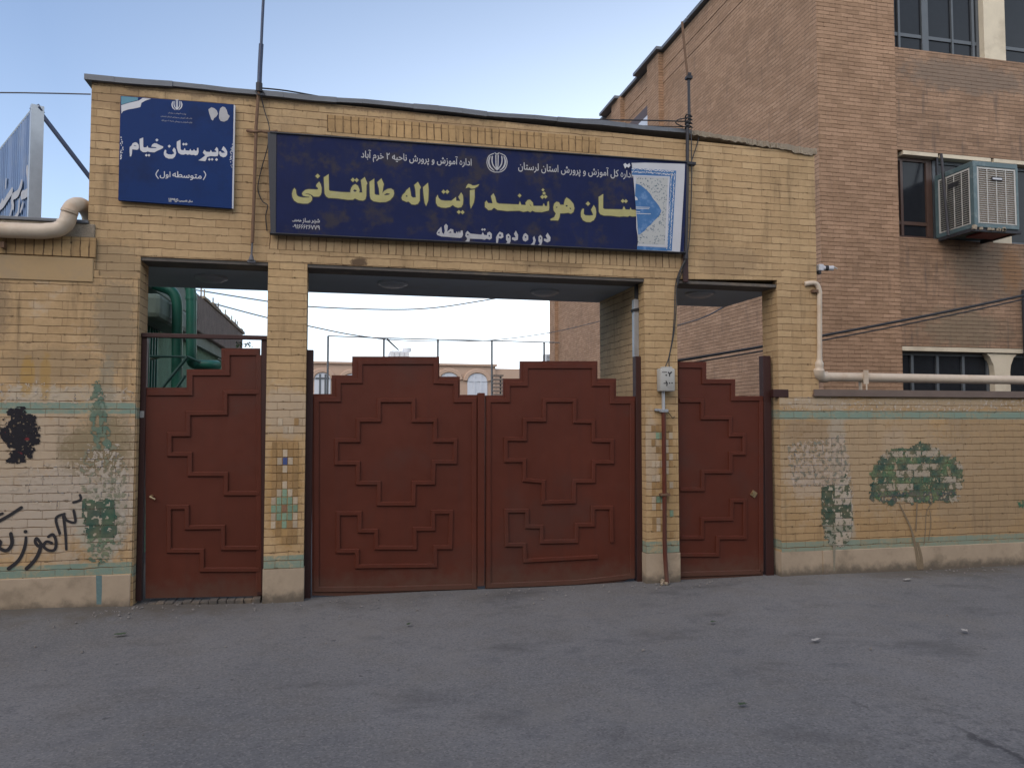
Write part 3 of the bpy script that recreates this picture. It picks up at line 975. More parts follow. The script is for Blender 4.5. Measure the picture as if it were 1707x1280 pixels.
def crown(x, z, rnd, fx, fz):
    e = nz(x, z, 16, 1) + .6 * nz(x, z, 45, 2)
    lf = nz(x, z, 60, 11)
    if rnd < .40 and .06 < fx < .97:
        return (.34, .30, .235) if e > -.2 and lf > -.45 else (.085, .10, .065)
    if e > .42: return (.38, .34, .24) if lf > 0 else None
    if z < .84 and e > .0: return (.06, .075, .075)
    d = nz(x, z, 7, 6) + .5 * lf
    g = (.095, .155, .078) if d > .30 else (.054, .108, .066) if d > -.10 else (.034, .074, .058)
    return tuple(q * (1 + .6 * nz(x, z, 40, 3)) for q in g)
crn = [(1449, 820), (1452, 800), (1447, 790), (1456, 778), (1462, 770), (1468, 758), (1478, 752), (1486, 748), (1500, 746), (1512, 748), (1524, 741), (1534, 735), (1548, 740), (1562, 745), (1567, 755), (1578, 759), (1590, 765), (1602, 775), (1603, 790), (1606, 800), (1602, 812), (1592, 822), (1598, 832), (1582, 840), (1568, 832), (1550, 838), (1530, 836), (1512, 838), (1500, 832), (1488, 842), (1474, 838), (1462, 832), (1452, 836)]
mural("painted_tree_crown", rw, crn, -.0085, crown, 1, amp=.05)
mb = MB()
tr = []
for path, w in (([(1497, 838), (1507, 858), (1516, 878), (1522, 900), (1527, 925), (1530, 945)], [.012, .02, .03, .05]),
                ([(1527, 838), (1526, 860), (1525, 885)], [.02, .015]),
                ([(1553, 836), (1543, 852), (1541, 880), (1539, 905)], .012), ([(1548, 850), (1550, 870), (1546, 900)], .01), ([(1528, 905), (1533, 925), (1535, 945)], [.03, .05])):
    tr += stroke(xz(path, 0), w)
flat(mb, tr, [], -.0165, col=(.20, .155, .10))
mb.build("painted_tree_trunk", M['mural'], rw)
def cyp2(x, z, rnd, fx, fz):
    e = nz(x, z, 24, 1) + .5 * nz(x, z, 60, 2)
    if x > XCYP and rnd < .6: return (.40, .35, .28) if e > -.3 else (.10, .12, .08)
    if z < .52 and e > -.1: return (.24, .24, .19)
    if e > .35: return (.38, .34, .26)
    return (.042, .075, .052)
XCYP = px_x(1391, 0, 850)
mural("painted_cypress", rw, [(1368, 812), (1376, 808), (1395, 806), (1410, 790), (1420, 830), (1421, 870), (1416, 900), (1400, 912), (1385, 910), (1373, 890), (1368, 850)], -.0085, cyp2, 1)
def gh(x, z, rnd, fx, fz):
    v = nz(x, z, 22, 2) + .6 * nz(x, z, 60, 5)
    if v > .05: return (.42, .345, .27)
    if v < -.3: return (.20, .20, .16)
    return None
mural("flaked_paint_stain", rw, [(1312, 742), (1350, 735), (1385, 728), (1405, 722), (1412, 760), (1420, 800), (1422, 830), (1400, 812), (1370, 810), (1320, 812)], -.0080, gh, 1)
mural("flaked_paint_stain", rw, [(1318, 664), (1500, 668), (1707, 664), (1707, 684), (1500, 686), (1300, 682)], -.0080, flakes, 1)
mb = MB()
flat(mb, stroke(xz([(1389, 908), (1389, 930), (1389, 950)], 0), [.035, .02]), [], -.0165, col=(.22, .20, .15))
mb.build("painted_trunk", M['mural'], rw)
def grn(x, z, rnd, fx, fz):
    return (.045, .14, .085) if nz(x, z, 25) < .3 else None
mural("painted_shrub", rw, [(1694, 836), (1720, 830), (1740, 850), (1698, 846)], -.0085, grn, 1)

# graffiti
def R8(pts): return [(x / 3.2, y / 3.2 + 640) for x, y in pts]
gz = []
for path, w in (([(430, 590), (433, 615), (395, 630)], .018), ([(322, 795), (302, 715), (348, 690)], .018), ([(345, 700), (360, 725), (404, 735), (396, 672)], .018), ([(342, 705), (352, 790), (357, 880)], [.02, .016]),
                ([(262, 812), (286, 800), (302, 835), (296, 880), (262, 884), (236, 862), (252, 838), (280, 846)], .020), ([(240, 868), (222, 848), (200, 820), (192, 840), (208, 862), (222, 856), (210, 900), (185, 942), (145, 982)], [.018, .022, .026]),
                ([(143, 815), (135, 870), (105, 935), (50, 982)], [.018, .026]), ([(62, 795), (68, 850), (40, 885), (0, 872), (-30, 840)], .024), ([(0, 865), (8, 840), (-10, 825)], .018),
                ([(118, 657), (60, 695), (-5, 732)], .022), ([(18, 688), (-12, 700)], .018)):
    gz += stroke(xz(R8(path), 0), [q * 1.2 for q in w] if isinstance(w, list) else w * 1.2)
gz += [dot(*xz(R8([(140, 785)]), 0)[0], .016, 8)]
mb = MB()
flat(mb, gz, [], -.0170)
mb.build("spray_graffiti", M['spray'], lw)
blob = [(15, 690), (22, 680), (40, 678), (50, 690), (62, 696), (60, 708), (70, 716), (64, 728), (68, 735), (58, 742), (52, 760), (44, 772), (34, 768), (26, 776), (14, 770), (18, 752), (6, 736), (0, 725), (4, 712), (12, 706)]
def sp(x, z, rnd, fx, fz):
    if nz(x, z, 40, 3) + .3 * nz(x, z, 90) > .42: return None
    return (.013, .012, .016) if nz(x, z, 18, 9) < .55 else (.16, .02, .025)
mural("spray_blot", lw, blob, -.0172, sp, 1, cell=.007, joints=False, wall=(.014, .013, .016), amp=.05)

# ================================================================ GATES
def z5(pts, s, ox, oy): return [(x / s + ox, y / s + oy) for x, y in pts]

def leaf(parent, outline, trims, mouldings, Y, name=None):
    """one steel leaf; parent is a thing (adds parts) or, with name, becomes a part with sub-parts"""
    body = MB().prism(xz(outline, Y), Y, Y + .035)
    b = body.build(name or "panel", M['gate'], parent)
    host = b if name else parent
    m = MB()
    for p, closed in trims:
        m.strip(xz(p, Y), .05, Y + .001, .016, closed)
    m.build("edge_trim", M['gate'], host)
    for p, closed in mouldings:
        MB().strip(xz(p, Y), .042, Y + .001, .020, closed).build("moulding", M['gate'], host)
    return b

# --- gate beside the green ducts
YL = .10
ld = thing("pedestrian_gate", "dark red steel gate with a stepped top, open above, in front of the green ducts", "gate", (px_x(340, YL), YL, 0))
X0, X1 = XA, XB
zb = .055
out = [(242.5, 997), (242.5, 646), (311, 646), (311, 615.5), (369, 615.5), (369, 580.5), (433.5, 580.5), (433.5, 993)]
trim = [[(246, 655), (317, 655), (317, 622), (379, 622), (379, 588.5), (432, 588.5)]]
d1 = [(432, 654), (376, 654), (376, 688.5), (314, 689), (314, 724), (283, 724), (283, 757), (317, 757), (317, 790), (377, 790), (377, 822), (432, 822)]
d2 = [(432, 913), (372, 913), (372, 878), (312, 879), (312, 845), (282, 845), (282, 917.5), (337, 917.5), (337, 949), (432, 949)]
leaf(ld, out, [(t, False) for t in trim] + [([(431.5, 592), (431.5, 986)], False)], [(d1, False), (d2, False)], YL)
zt = px_z(340, 564, YL)
MB().box(XA + .002, px_x(244, YL), YL - .012, YL + .06, zb - .02, zt - .005, bev=.004).build("post", M['gate_dark'], ld)
MB().box(px_x(434.5, YL), XB - .002, YL - .012, YL + .06, zb - .02, zt - .005, bev=.004).build("post", M['gate_dark'], ld)
MB().box(XA + .003, XB - .003, YL - .03, YL + .03, zt - .003, zt + .035, bev=.004).build("top_rail", M['gate_dark'], ld)
q = P(253, 827, YL - .02)
mb = MB().tube([(q.x, YL, q.z), (q.x, YL - .05, q.z)], .012).tube([(q.x - .012, YL - .05, q.z), (q.x + .035, YL - .05, q.z - .025)], .008)
mb.build("handle", M['brass'], ld, True)
MB().box(XA + .003, px_x(242, YL), YL - .016, YL - .0125, px_z(238, 696, YL), px_z(238, 685, YL)).build("paper_label", M['paper'], ld)

mb = MB()
for k in range(14):
    a = XA + .03 + (XB - XA - .05) * k / 14
    mb.box(a, a + (XB - XA - .05) / 14 - .004, YL - .07 + random.uniform(-.015, .015), YL + .2, -.05, .022 + random.uniform(-.006, .006), bev=.006)
mb.build("threshold", M['soffit_edge'], gw)

# --- double gate
YG = .12
dg_ = thing("double_gate", "wide dark red steel double gate with stepped tops and raised diamond mouldings", "gate", (px_x(800, YG), YG, 0))
outL = [(520, 992), (520, 656.6), (552.7, 656.6), (552.7, 625.5), (587, 625.5), (587, 594), (732.4, 594.5), (732.4, 627.7), (766.6, 627.7), (766.6, 658), (796, 658), (796, 984), (760, 985), (700, 987), (640, 991), (570, 993)]
trL = [(527.5, 982), (527.5, 666), (564, 666), (564, 635), (600, 635), (600, 603.5), (726.5, 603.5), (726.5, 636), (760, 637), (760, 667), (790.5, 667), (790.5, 977), (650, 981)]
s, ox, oy = 3.459, 500, 640
dL = z5([(455, 95), (655, 95), (655, 210), (780, 210), (780, 325), (897, 325), (893, 450), (772, 450), (768, 570), (657, 570), (655, 690), (455, 690), (455, 570), (335, 570), (335, 455), (210, 455), (210, 325), (335, 325), (335, 208), (455, 208)], s, ox, oy)
uL = z5([(220, 745), (345, 745), (345, 845), (440, 845), (440, 942), (662, 942), (662, 835), (768, 835), (768, 737), (872, 737), (867, 940), (780, 940), (780, 1045), (330, 1050), (330, 962), (220, 962)], s, ox, oy)
leaf(dg_, outL, [(trL, True)], [(dL, True), (uL, True)], YG, "gate_leaf")
outR = [(809, 984), (809, 659), (838.6, 659), (838.6, 631), (867, 631), (867, 602), (996, 602), (996, 631), (1027, 631), (1027, 660.5), (1059, 660.5), (1059, 962), (1040, 968), (1000, 973), (900, 979)]
s, ox, oy = 3.459, 790, 640
trR = [(814, 976), (814, 667), (846, 667), (846, 640), (876, 640), (876, 610.5), (990, 610.5), (990, 640), (1020, 640), (1020, 669.5), (1053.5, 669.5), (1053.5, 960), (960, 970)]
dR = z5([(405, 95), (580, 95), (580, 215), (687, 217), (690, 325), (795, 327), (797, 450), (690, 450), (688, 560), (578, 560), (576, 677), (400, 682), (400, 562), (290, 552), (290, 440), (185, 440), (182, 318), (293, 318), (293, 208), (405, 208)], s, ox, oy)
uR = z5([(795, 910), (790, 712), (685, 712), (685, 812), (592, 812), (590, 905), (390, 908), (390, 822), (305, 820), (305, 730), (185, 730), (190, 925), (290, 925), (295, 1017), (712, 995)], s, ox, oy)
leaf(dg_, outR, [(trR, True)], [(dR, True), (uR, False)], YG, "gate_leaf")
def post(parent, pa, pb, ptop, Y, zbot=-.02, d=.09):
    MB().box(px_x(pa, Y - .015), px_x(pb, Y - .015), Y - .015, Y - .015 + d, zbot, px_z((pa + pb) / 2, ptop, Y - .015), bev=.004).build("post", M['gate_dark'], parent)
post(dg_, 510.5, 522, 583, YG)
post(dg_, 1060, 1073, 594, YG)
m = MB().box(px_x(796.8, YG - .02), px_x(808.3, YG - .02), YG - .025, YG + .04, .02, px_z(802, 655, YG), bev=.004)
m.build("meeting_stile", M['gate'], dg_)

# --- gate with the brass lock
rd = thing("pedestrian_gate", "dark red stepped steel gate with a small brass lock by the yard wall", "gate", (px_x(1200, YL), YL, 0))
s, ox, oy = 3.048, 1060, 580
out = [(1131, 966), (1131, 603), (1177.5, 603), (1177.5, 632), (1225.7, 632), (1225.7, 660), (1272, 660), (1272, 961)]
trim = z5([(215, 90), (345, 92), (345, 172), (492, 172), (492, 258), (640, 258)], s, ox, oy)
dR2 = z5([(220, 268), (335, 268), (335, 355), (478, 355), (478, 442), (548, 442), (548, 535), (480, 535), (480, 628), (338, 628), (338, 718), (222, 718)], s, ox, oy)
uR2 = z5([(222, 962), (335, 962), (335, 870), (483, 868), (485, 775), (552, 775), (552, 962), (415, 962), (412, 1050), (222, 1050)], s, ox, oy)
leaf(rd, out, [(trim, False), ([(1133, 957), (1268, 953)], False), ([(1268.5, 668), (1268.5, 952)], False)], [(dR2, False), (uR2, False)], YL)
post(rd, 1273, 1285.5, 593, YL)
q = P(1256, 823, YL)
MB().box(q.x - .03, q.x + .03, YL - .012, YL + .002, q.z - .03, q.z + .03, rot=Matrix.Rotation(R(35), 3, 'Y')).tube([(q.x - .012, YL - .01, q.z + .012), (q.x - .012, YL - .035, q.z + .012)], .015).build("lock", M['brass'], rd)

# grey steel channel on the pillar side
mb = MB()
xg = XD
mb.box(xg - .055, xg - .002, .15, .21, px_z(1068, 595, .18), px_z(1068, 500, .18), bev=.004)
mb.box(xg - .062, xg - .045, .14, .15, px_z(1068, 590, .18), px_z(1068, 520, .18))
t = thing("steel_channel", "grey galvanised steel channel fixed upright to the pillar above the double gate post", "channel", (xg - .03, .18, px_z(1068, 595, .18)))
mb.build("channel", M['grey_steel'], t)
zc = px_z(1068, 517, .18)
MB().box(xg - .066, xg - .001, .138, .215, zc - .02, zc + .012, rot=Matrix.Rotation(R(-14), 3, 'Y')).build("strap", M['cable'], t)
MB().box(xg - .03, xg - .002, .16, .2, px_z(1068, 498, .18), px_z(1068, 470, .18)).build("bracket", M['dark_steel'], t)

# ================================================================ SIGNS
def board(parent, quad, Y, d, mat, name):
    return MB().prism(xz(quad, Y), Y, Y + d).build(name, mat, parent)

YS = -.05
sg = thing("school_sign", "square blue school sign with white lettering, a torn corner and pale edge", "sign", tuple(P(295, 340, YS)))
board(sg, [(201, 160), (389.5, 174.5), (386.5, 347.7), (197, 333.8)], YS, .035, M['sign_blue'], "board")
board(sg, [(389.5, 174.5), (392, 176), (389, 348), (386.5, 347.7)], YS + .002, .03, M['white_vinyl'], "side_edge")
S6 = lambda p: z5(p, 18.97, 210, 220)
S7 = lambda p: z5(p, 17.97, 295, 225)
outs = [S6(p) for p in (
    [(290, 335), (350, 350), (400, 410), (410, 500), (390, 560), (340, 575), (200, 555), (190, 700), (165, 780), (125, 780), (115, 620), (120, 490), (180, 440), (210, 370)],
    [(545, 185), (548, 470), (575, 500), (650, 495), (680, 440), (710, 510), (790, 520), (980, 520), (940, 490), (800, 475), (830, 410), (900, 365), (970, 375), (1080, 430), (1180, 470), (1170, 520), (1100, 560), (1000, 600), (900, 655), (760, 645), (690, 625), (640, 650), (540, 650), (460, 590), (440, 520), (430, 230)],
    [(1235, 570), (1275, 590), (1275, 680), (1330, 715), (1450, 725), (1530, 690), (1470, 590), (1520, 500), (1570, 560), (1590, 680), (1550, 790), (1480, 850), (1350, 855), (1250, 810), (1200, 730), (1200, 650)],
    dot(980, 265, 50), dot(645, 745, 45), dot(730, 745, 45), dot(1370, 460, 50))]
outs += [S7(p) for p in (
    [(105, 155), (110, 430), (140, 465), (200, 465), (235, 395), (260, 470), (370, 480), (400, 420), (430, 480), (490, 480), (510, 430), (545, 485), (600, 480), (600, 400), (640, 390), (650, 520), (620, 600), (560, 625), (500, 600), (440, 610), (380, 590), (310, 605), (270, 575), (200, 600), (110, 590), (40, 540), (20, 470), (-5, 400), (-5, 210)],
    [(1190, 370), (1235, 430), (1245, 560), (1220, 640), (1150, 650), (1010, 640), (900, 670), (880, 740), (850, 795), (640, 770), (750, 700), (850, 620), (775, 540), (820, 455), (880, 510), (985, 520), (1015, 455), (1050, 520), (1180, 520), (1170, 480), (1125, 460)],
    [(1390, 345), (1450, 400), (1505, 500), (1505, 600), (1460, 660), (1390, 680), (1300, 640), (1260, 560), (1270, 500), (1310, 500), (1340, 545), (1440, 545), (1400, 490), (1335, 450)],
    dot(200, 285, 44), dot(275, 285, 44), dot(970, 740, 44), dot(1055, 740, 42), dot(1185, 745, 47))]
hol = [S6([(240, 440), (270, 425), (340, 455), (300, 460)])]
mb = MB()
flat(mb, [xz(p, YS) for p in outs], [xz(p, YS) for p in hol], YS - .002)
mb.build("lettering", M['white_vinyl'], sg)
mb = MB()
text_line(mb, "متوسطه", 287.5, 336, 293.5, YS - .002, bold=.001)
text_line(mb, "اول", 266.5, 284, 292, YS - .002, bold=.001)
flat(mb, stroke(xz([(340, 286), (343, 292), (339, 300)], YS), .008) + stroke(xz([(264, 284), (260, 291), (264, 298)], YS), .008), [], YS - .0022)
mb.build("lettering", M['white_vinyl'], sg)
mb = MB()
text_line(mb, "سال تاسیس:", 298, 321, 335.5, YS - .002, bold=.0015)
text_line(mb, "۱۳۹۶", 281, 297, 334, YS - .002, bold=.0015, raw=True)
text_line(mb, "وزارت آموزش و پرورش", 280, 310, 189.3, YS - .002)
text_line(mb, "اداره کل آموزش و پرورش استان لرستان", 268, 320, 196, YS - .002)
text_line(mb, "اداره آموزش و پرورش ناحیه ۲ خرم آباد", 269, 320, 203, YS - .002)
mb.build("lettering", M['off_white'], sg)

def emblem(parent, cx, cy, r, Y, mat, ring=False):
    """tulip-shaped emblem: upright sword, two pairs of crescents, mark above"""
    st = []
    def A(pts, w): st.extend(stroke(xz([(cx + x * r, cy + y * r) for x, y in pts], Y), w))
    k = r / 1270 * 7.0
    for sx in (-1, 1):
        A([(sx * .12, -.75), (sx * .10, .3), (0, .8)], k * .13)
        A([(sx * .50, -.62), (sx * .52, -.1), (sx * .38, .35), (sx * .08, .72)], k * .14)
        A([(sx * .72, -.6), (sx * .86, -.1), (sx * .72, .45), (sx * .30, .86)], [k * .10, k * .2, k * .18, k * .08])
        if ring:
            A([(sx * .35, -.92), (sx * .85, -.65), (sx * 1.05, 0), (sx * .85, .65), (sx * .4, .98), (0, 1.02)], k * .10)
    A([(-.22, -.98), (0, -.86), (.22, -.98)], k * .12)
    mb = MB()
    flat(mb, st, [], Y - .001)
    mb.build("emblem", mat, parent)
emblem(sg, 295, 175.5, 9.5, YS - .001, M['white_vinyl'])
# torn vinyl: pale flag corner, scraped white patches, side ornaments
mb = MB()
flat(mb, [xz([(202, 176), (215, 172), (232, 168), (238, 163.8), (252, 165.2), (243, 168), (236, 172), (234, 179), (226, 181), (214, 183), (205, 186), (202.5, 190)], YS)], [], YS - .0015)
mb.build("torn_vinyl", M['white_vinyl'], sg)
mb = MB()
flat(mb, [xz([(202, 161), (230, 163), (230, 167.5), (214, 171.5), (202, 175)], YS)], [], YS - .0013)
mb.build("torn_vinyl", M['teal_vinyl'], sg)
mb = MB()
flat(mb, [xz(z5(p, 6.095, 180, 150), YS) for p in (
    [(1020, 200), (1050, 180), (1080, 188), (1105, 210), (1118, 245), (1100, 275), (1078, 290), (1066, 315), (1048, 300), (1040, 270), (1030, 245)],
    [(1130, 230), (1140, 190), (1165, 172), (1190, 180), (1208, 210), (1218, 250), (1238, 268), (1215, 310), (1180, 325), (1145, 318), (1128, 290)])], [], YS - .0015)
mb.build("scraped_patch", M['off_white'], sg)
mb = MB()
rr = random.Random(3)
for (xa_, ya, yb, wd, sgn) in ((201, 228, 266, 6, 1), (389, 240, 281, -7, -1)):
    for i in range(34):
        t_ = rr.random()
        w_ = abs(wd) * (1 - abs(2 * t_ - 1) * .8)
        px, py = xa_ - (.6 if sgn < 0 else .6) * t_ + sgn * rr.random() * w_ + (0 if sgn > 0 else -.5), ya + t_ * (yb - ya)
        flat(mb, [dot(*xz([(px, py)], YS)[0], rr.uniform(.003, .006), 5)], [], YS - .0016 - i * 1e-5)
mb.build("ornament_pattern", M['white_vinyl'], sg)

YBN = -.07
bn = thing("school_banner", "long faded navy sign with yellow title and white lines over the double gate", "sign", tuple(P(795, 410, YBN)))
board(bn, [(461, 223), (1146, 271.5), (1140, 420.5), (460, 389)], YBN, .03, M['sign_navy'], "board")
board(bn, [(446, 220.5), (460.6, 222.8), (459.6, 389), (451, 388.5)], YBN - .004, .05, M['black_frame'], "end_frame")
mb = MB()
mb.strip(xz([(450, 389.5), (1142, 421.8)], YBN), .022, YBN + .02, .04)
mb.strip(xz([(450, 221), (1146, 270.5)], YBN), .014, YBN + .025, .04)
mb.build("edge_frame", M['black_frame'], bn)
A1 = lambda p: z5(p, 14.225, 480, 280)
A2 = lambda p: z5(p, 13.13, 590, 280)
A3 = lambda p: z5(p, 17.07, 715, 300)
A4 = lambda p: z5(p, 10.67, 800, 310)
A5 = lambda p: z5(p, 15.52, 960, 310)
outs = [A1(p) for p in (
    [(740, 330), (780, 400), (798, 480), (795, 590), (775, 650), (735, 685), (610, 685), (570, 650), (500, 618), (425, 612), (410, 622), (480, 632), (540, 655), (572, 700), (572, 760), (540, 810), (470, 850), (350, 850), (230, 830), (150, 780), (108, 700), (98, 620), (120, 530), (155, 480), (190, 530), (195, 600), (215, 660), (260, 690), (360, 708), (500, 708), (510, 690), (430, 685), (360, 665), (335, 620), (350, 580), (410, 530), (480, 512), (600, 515), (690, 520), (715, 510), (710, 480), (670, 440), (680, 395)],
    [(965, 155), (972, 530), (1000, 552), (1250, 578), (1500, 588), (1700, 590), (1760, 590), (1760, 720), (1640, 730), (1590, 725), (1540, 760), (1420, 760), (1150, 725), (960, 715), (905, 680), (870, 610), (850, 230)],
    [(1600, 390), (1660, 430), (1700, 520), (1690, 600), (1490, 600), (1480, 560), (1500, 480), (1540, 420)],
    dot(705, 200, 55), dot(1540, 290, 50), dot(1630, 295, 50))]
outs += [A2(p) for p in (
    [(235, 205), (295, 345), (275, 380), (270, 620), (250, 690), (200, 720), (110, 710), (40, 680), (0, 665), (-60, 670), (-60, 540), (60, 540), (130, 555), (185, 550), (165, 370), (150, 275)],
    [(445, 240), (452, 570), (480, 595), (560, 600), (545, 450), (510, 320), (600, 235), (655, 360), (640, 430), (622, 560), (660, 510), (740, 465), (810, 455), (865, 490), (880, 560), (860, 630), (790, 710), (700, 750), (560, 755), (430, 735), (370, 690), (350, 620), (340, 310)],
    [(1400, 310), (1465, 430), (1440, 480), (1440, 720), (1400, 790), (1340, 810), (1260, 800), (1195, 740), (1150, 750), (1060, 710), (1040, 660), (1060, 600), (1120, 540), (1150, 490), (1220, 430), (1240, 540), (1250, 620), (1290, 655), (1355, 650), (1345, 480), (1320, 380)],
    [(1620, 330), (1635, 480), (1625, 720), (1580, 840), (1550, 780), (1525, 600), (1510, 430)])]
outs += [A3(p) for p in (
    [(1045, 245), (1080, 160), (1120, 120), (1180, 130), (1240, 165), (1310, 165), (1430, 130), (1390, 190), (1290, 250), (1200, 255), (1140, 220), (1100, 225)],
    [(1165, 300), (1300, 280), (1300, 500), (1275, 650), (1190, 825), (1165, 680)],
    [(245, 430), (275, 520), (340, 580), (450, 600), (640, 600), (770, 490), (775, 600), (895, 605), (835, 490), (915, 360), (965, 440), (978, 580), (965, 700), (920, 780), (830, 800), (740, 770), (680, 720), (600, 775), (480, 800), (350, 790), (250, 750), (200, 660), (200, 520)],
    dot(415, 345, 60), dot(520, 345, 60), dot(850, 920, 57), dot(955, 925, 57))]
outs += [A4(p) for p in (
    [(240, 135), (270, 200), (295, 300), (340, 320), (690, 335), (710, 275), (735, 340), (815, 345), (810, 300), (850, 255), (890, 250), (940, 300), (950, 360), (1115, 362), (1135, 310), (1155, 362), (1195, 362), (1200, 290), (1225, 275), (1232, 380), (1225, 440), (1100, 470), (980, 465), (930, 445), (895, 470), (850, 450), (770, 465), (700, 445), (480, 450), (310, 430), (250, 390), (205, 430), (150, 435), (90, 380), (88, 300), (115, 265), (145, 310), (225, 315), (195, 185)],
    [(1540, 210), (1600, 250), (1660, 320), (1680, 400), (1660, 470), (1615, 498), (1570, 480), (1500, 490), (1425, 492), (1415, 560), (1390, 618), (1260, 615), (1250, 595), (1320, 560), (1350, 495), (1310, 440), (1305, 380), (1320, 320), (1360, 285), (1405, 295), (1430, 340), (1490, 340), (1510, 250)],
    dot(705, 175, 34), dot(1120, 75, 27), dot(1140, 135, 30), dot(1110, 200, 37), dot(1165, 195, 35))]
outs += [A5(p) for p in (
    [(180, 590), (205, 600), (200, 730), (240, 765), (350, 775), (430, 765), (445, 750), (390, 620), (460, 500), (505, 580), (525, 680), (510, 800), (460, 890), (370, 940), (260, 935), (180, 890), (130, 800), (125, 700), (150, 620)],
    [(705, 215), (700, 580), (740, 605), (1200, 615), (1240, 530), (1280, 615), (1390, 620), (1410, 560), (1440, 620), (1540, 630), (1580, 630), (1580, 790), (1450, 795), (1390, 775), (1340, 800), (1230, 790), (1120, 800), (900, 775), (720, 770), (630, 740), (590, 670), (585, 290)],
    dot(310, 465, 57), dot(1210, 395, 50), dot(1290, 400, 50))]
hol = [A1([(1545, 545), (1580, 515), (1635, 540), (1610, 572), (1570, 570)]), A2([(655, 595), (720, 555), (790, 570), (770, 592), (700, 605)]), A2([(1130, 620), (1160, 595), (1175, 635), (1140, 635)]),
       A4([(880, 320), (895, 335), (920, 375), (895, 355)]), A4([(1350, 375), (1380, 375), (1370, 395), (1345, 390)]), A4([(1520, 345), (1555, 345), (1560, 370), (1530, 375)]), A4([(1590, 390), (1615, 395), (1620, 425), (1600, 415)])]
OW = [xz(p, YBN) for p in outs]
mb = MB()
flat(mb, OW, [xz(p, YBN) for p in hol], YBN - .0032)
mb.build("title_lettering", M['yellow_paint'], bn)
mb = MB()
flat(mb, [inflate(p, .009) for p in OW], [], YBN - .0016)
mb.build("title_outline", M['letter_edge'], bn)
B8 = lambda p: z5(p, 8.327, 720, 365)
outs = [B8(p) for p in (
    [(130, 110), (140, 190), (165, 215), (180, 170), (170, 100), (195, 70), (220, 100), (210, 180), (260, 140), (295, 150), (300, 195), (330, 205), (345, 175), (360, 205), (375, 170), (390, 205), (400, 165), (425, 165), (430, 220), (415, 255), (390, 265), (290, 258), (220, 250), (130, 245), (75, 225), (65, 200), (85, 160)],
    [(495, 170), (530, 205), (560, 210), (690, 222), (705, 185), (725, 225), (765, 230), (770, 195), (800, 180), (830, 210), (830, 270), (800, 290), (760, 275), (730, 290), (690, 280), (525, 275), (520, 310), (495, 335), (440, 325), (480, 300), (490, 270), (465, 240), (470, 195)],
    dot(700, 150, 17), dot(730, 150, 17),
    [(940, 180), (985, 200), (990, 255), (960, 275), (925, 265), (915, 330), (905, 355), (893, 330), (890, 260), (910, 220)],
    [(1060, 205), (1090, 240), (1090, 310), (1070, 360), (1000, 360), (1050, 325), (1030, 290), (1030, 230)],
    [(1165, 165), (1195, 225), (1190, 290), (1150, 305), (1110, 285), (1115, 260), (1165, 260), (1140, 210)],
    [(1300, 200), (1335, 235), (1335, 290), (1300, 315), (1265, 300), (1258, 260), (1275, 215)],
    [(1420, 240), (1440, 300), (1420, 360), (1390, 380), (1350, 372), (1395, 340), (1410, 310), (1400, 265)],
    [(1505, 225), (1532, 255), (1530, 320), (1505, 385), (1450, 378), (1500, 345), (1480, 310), (1480, 250)],
    [(1605, 195), (1645, 260), (1640, 310), (1600, 328), (1555, 305), (1555, 275), (1605, 285), (1580, 235)])]
hol = [B8(p) for p in ([(80, 195), (105, 175), (105, 205)], [(225, 195), (265, 175), (270, 195)], [(485, 215), (505, 210), (510, 230), (490, 230)], [(785, 225), (805, 225), (805, 250), (788, 248)],
       [(930, 220), (955, 215), (960, 240), (935, 245)], [(1050, 245), (1070, 240), (1075, 265), (1055, 265)], [(1290, 245), (1308, 242), (1310, 265), (1292, 265)], [(1495, 262), (1512, 258), (1515, 282), (1498, 282)])]
mb = MB()
flat(mb, [inflate(xz(p, YBN), .001) for p in outs], [xz(p, YBN) for p in hol], YBN - .002)
mb.build("lettering", M['off_white'], bn)
mb = MB()
def row(words, Y, bold=.0012, hs=1.25):
    for w, a, b, cy in words:
        text_line(mb, w, a, b, cy, Y, hscale=hs, bold=bold, raw=w in "۲")
text_line(mb, "اداره آموزش و پرورش ناحیه ۲ خرم آباد", 602, 786, 266, YBN - .002, hscale=1.3, bold=.0012)
text_line(mb, "اداره کل آموزش و پرورش استان لرستان", 864, 1054, 285, YBN - .002, hscale=1.3, bold=.0012)
row([("شهر", 519, 533, 369), ("ساز", 504, 517, 368.5), ("طباطبایی", 487.5, 502.5, 368)], YBN - .002, hs=1.1)
text_line(mb, "۰۹۱۶۶۶۲۶۷۷۹", 488, 533, 378.5, YBN - .002, hscale=1.1, bold=.001, raw=True)
mb.build("lettering", M['off_white'], bn)
emblem(bn, 828.5, 271, 16, YBN - .001, M['off_white'], True)

# poster hung over the end of the banner
YPO = YBN - .008
po = thing("paper_poster", "white and blue ornamental poster taped over the end of the navy sign", "poster", tuple(P(1095, 418, YPO)))
mb = MB()
edge = [(1053, 272), (1075, 271.5), (1142, 273.5), (1141, 300), (1138, 350), (1135, 400), (1133.5, 421), (1100, 419.5), (1062, 416), (1064, 400), (1061, 380), (1060.5, 350), (1058, 320), (1056, 296)]
mb.prism(xz(edge, YPO), YPO, YPO + .003)
mb.build("sheet", M['poster_white'], po)
O7 = lambda p: z5(p, 6.738, 1030, 250)
def band_ring():
    m = MB()
    flat(m, [xz(O7([(150, 205), (655, 235), (605, 1135), (555, 1130), (580, 300), (160, 285)]), YPO)], [], YPO - .001)
    flat(m, [xz(O7([(215, 1080), (560, 1100), (555, 1135), (215, 1120)]), YPO)], [], YPO - .0011)
    return m
band_ring().build("blue_border", M['poster_blue'], po)
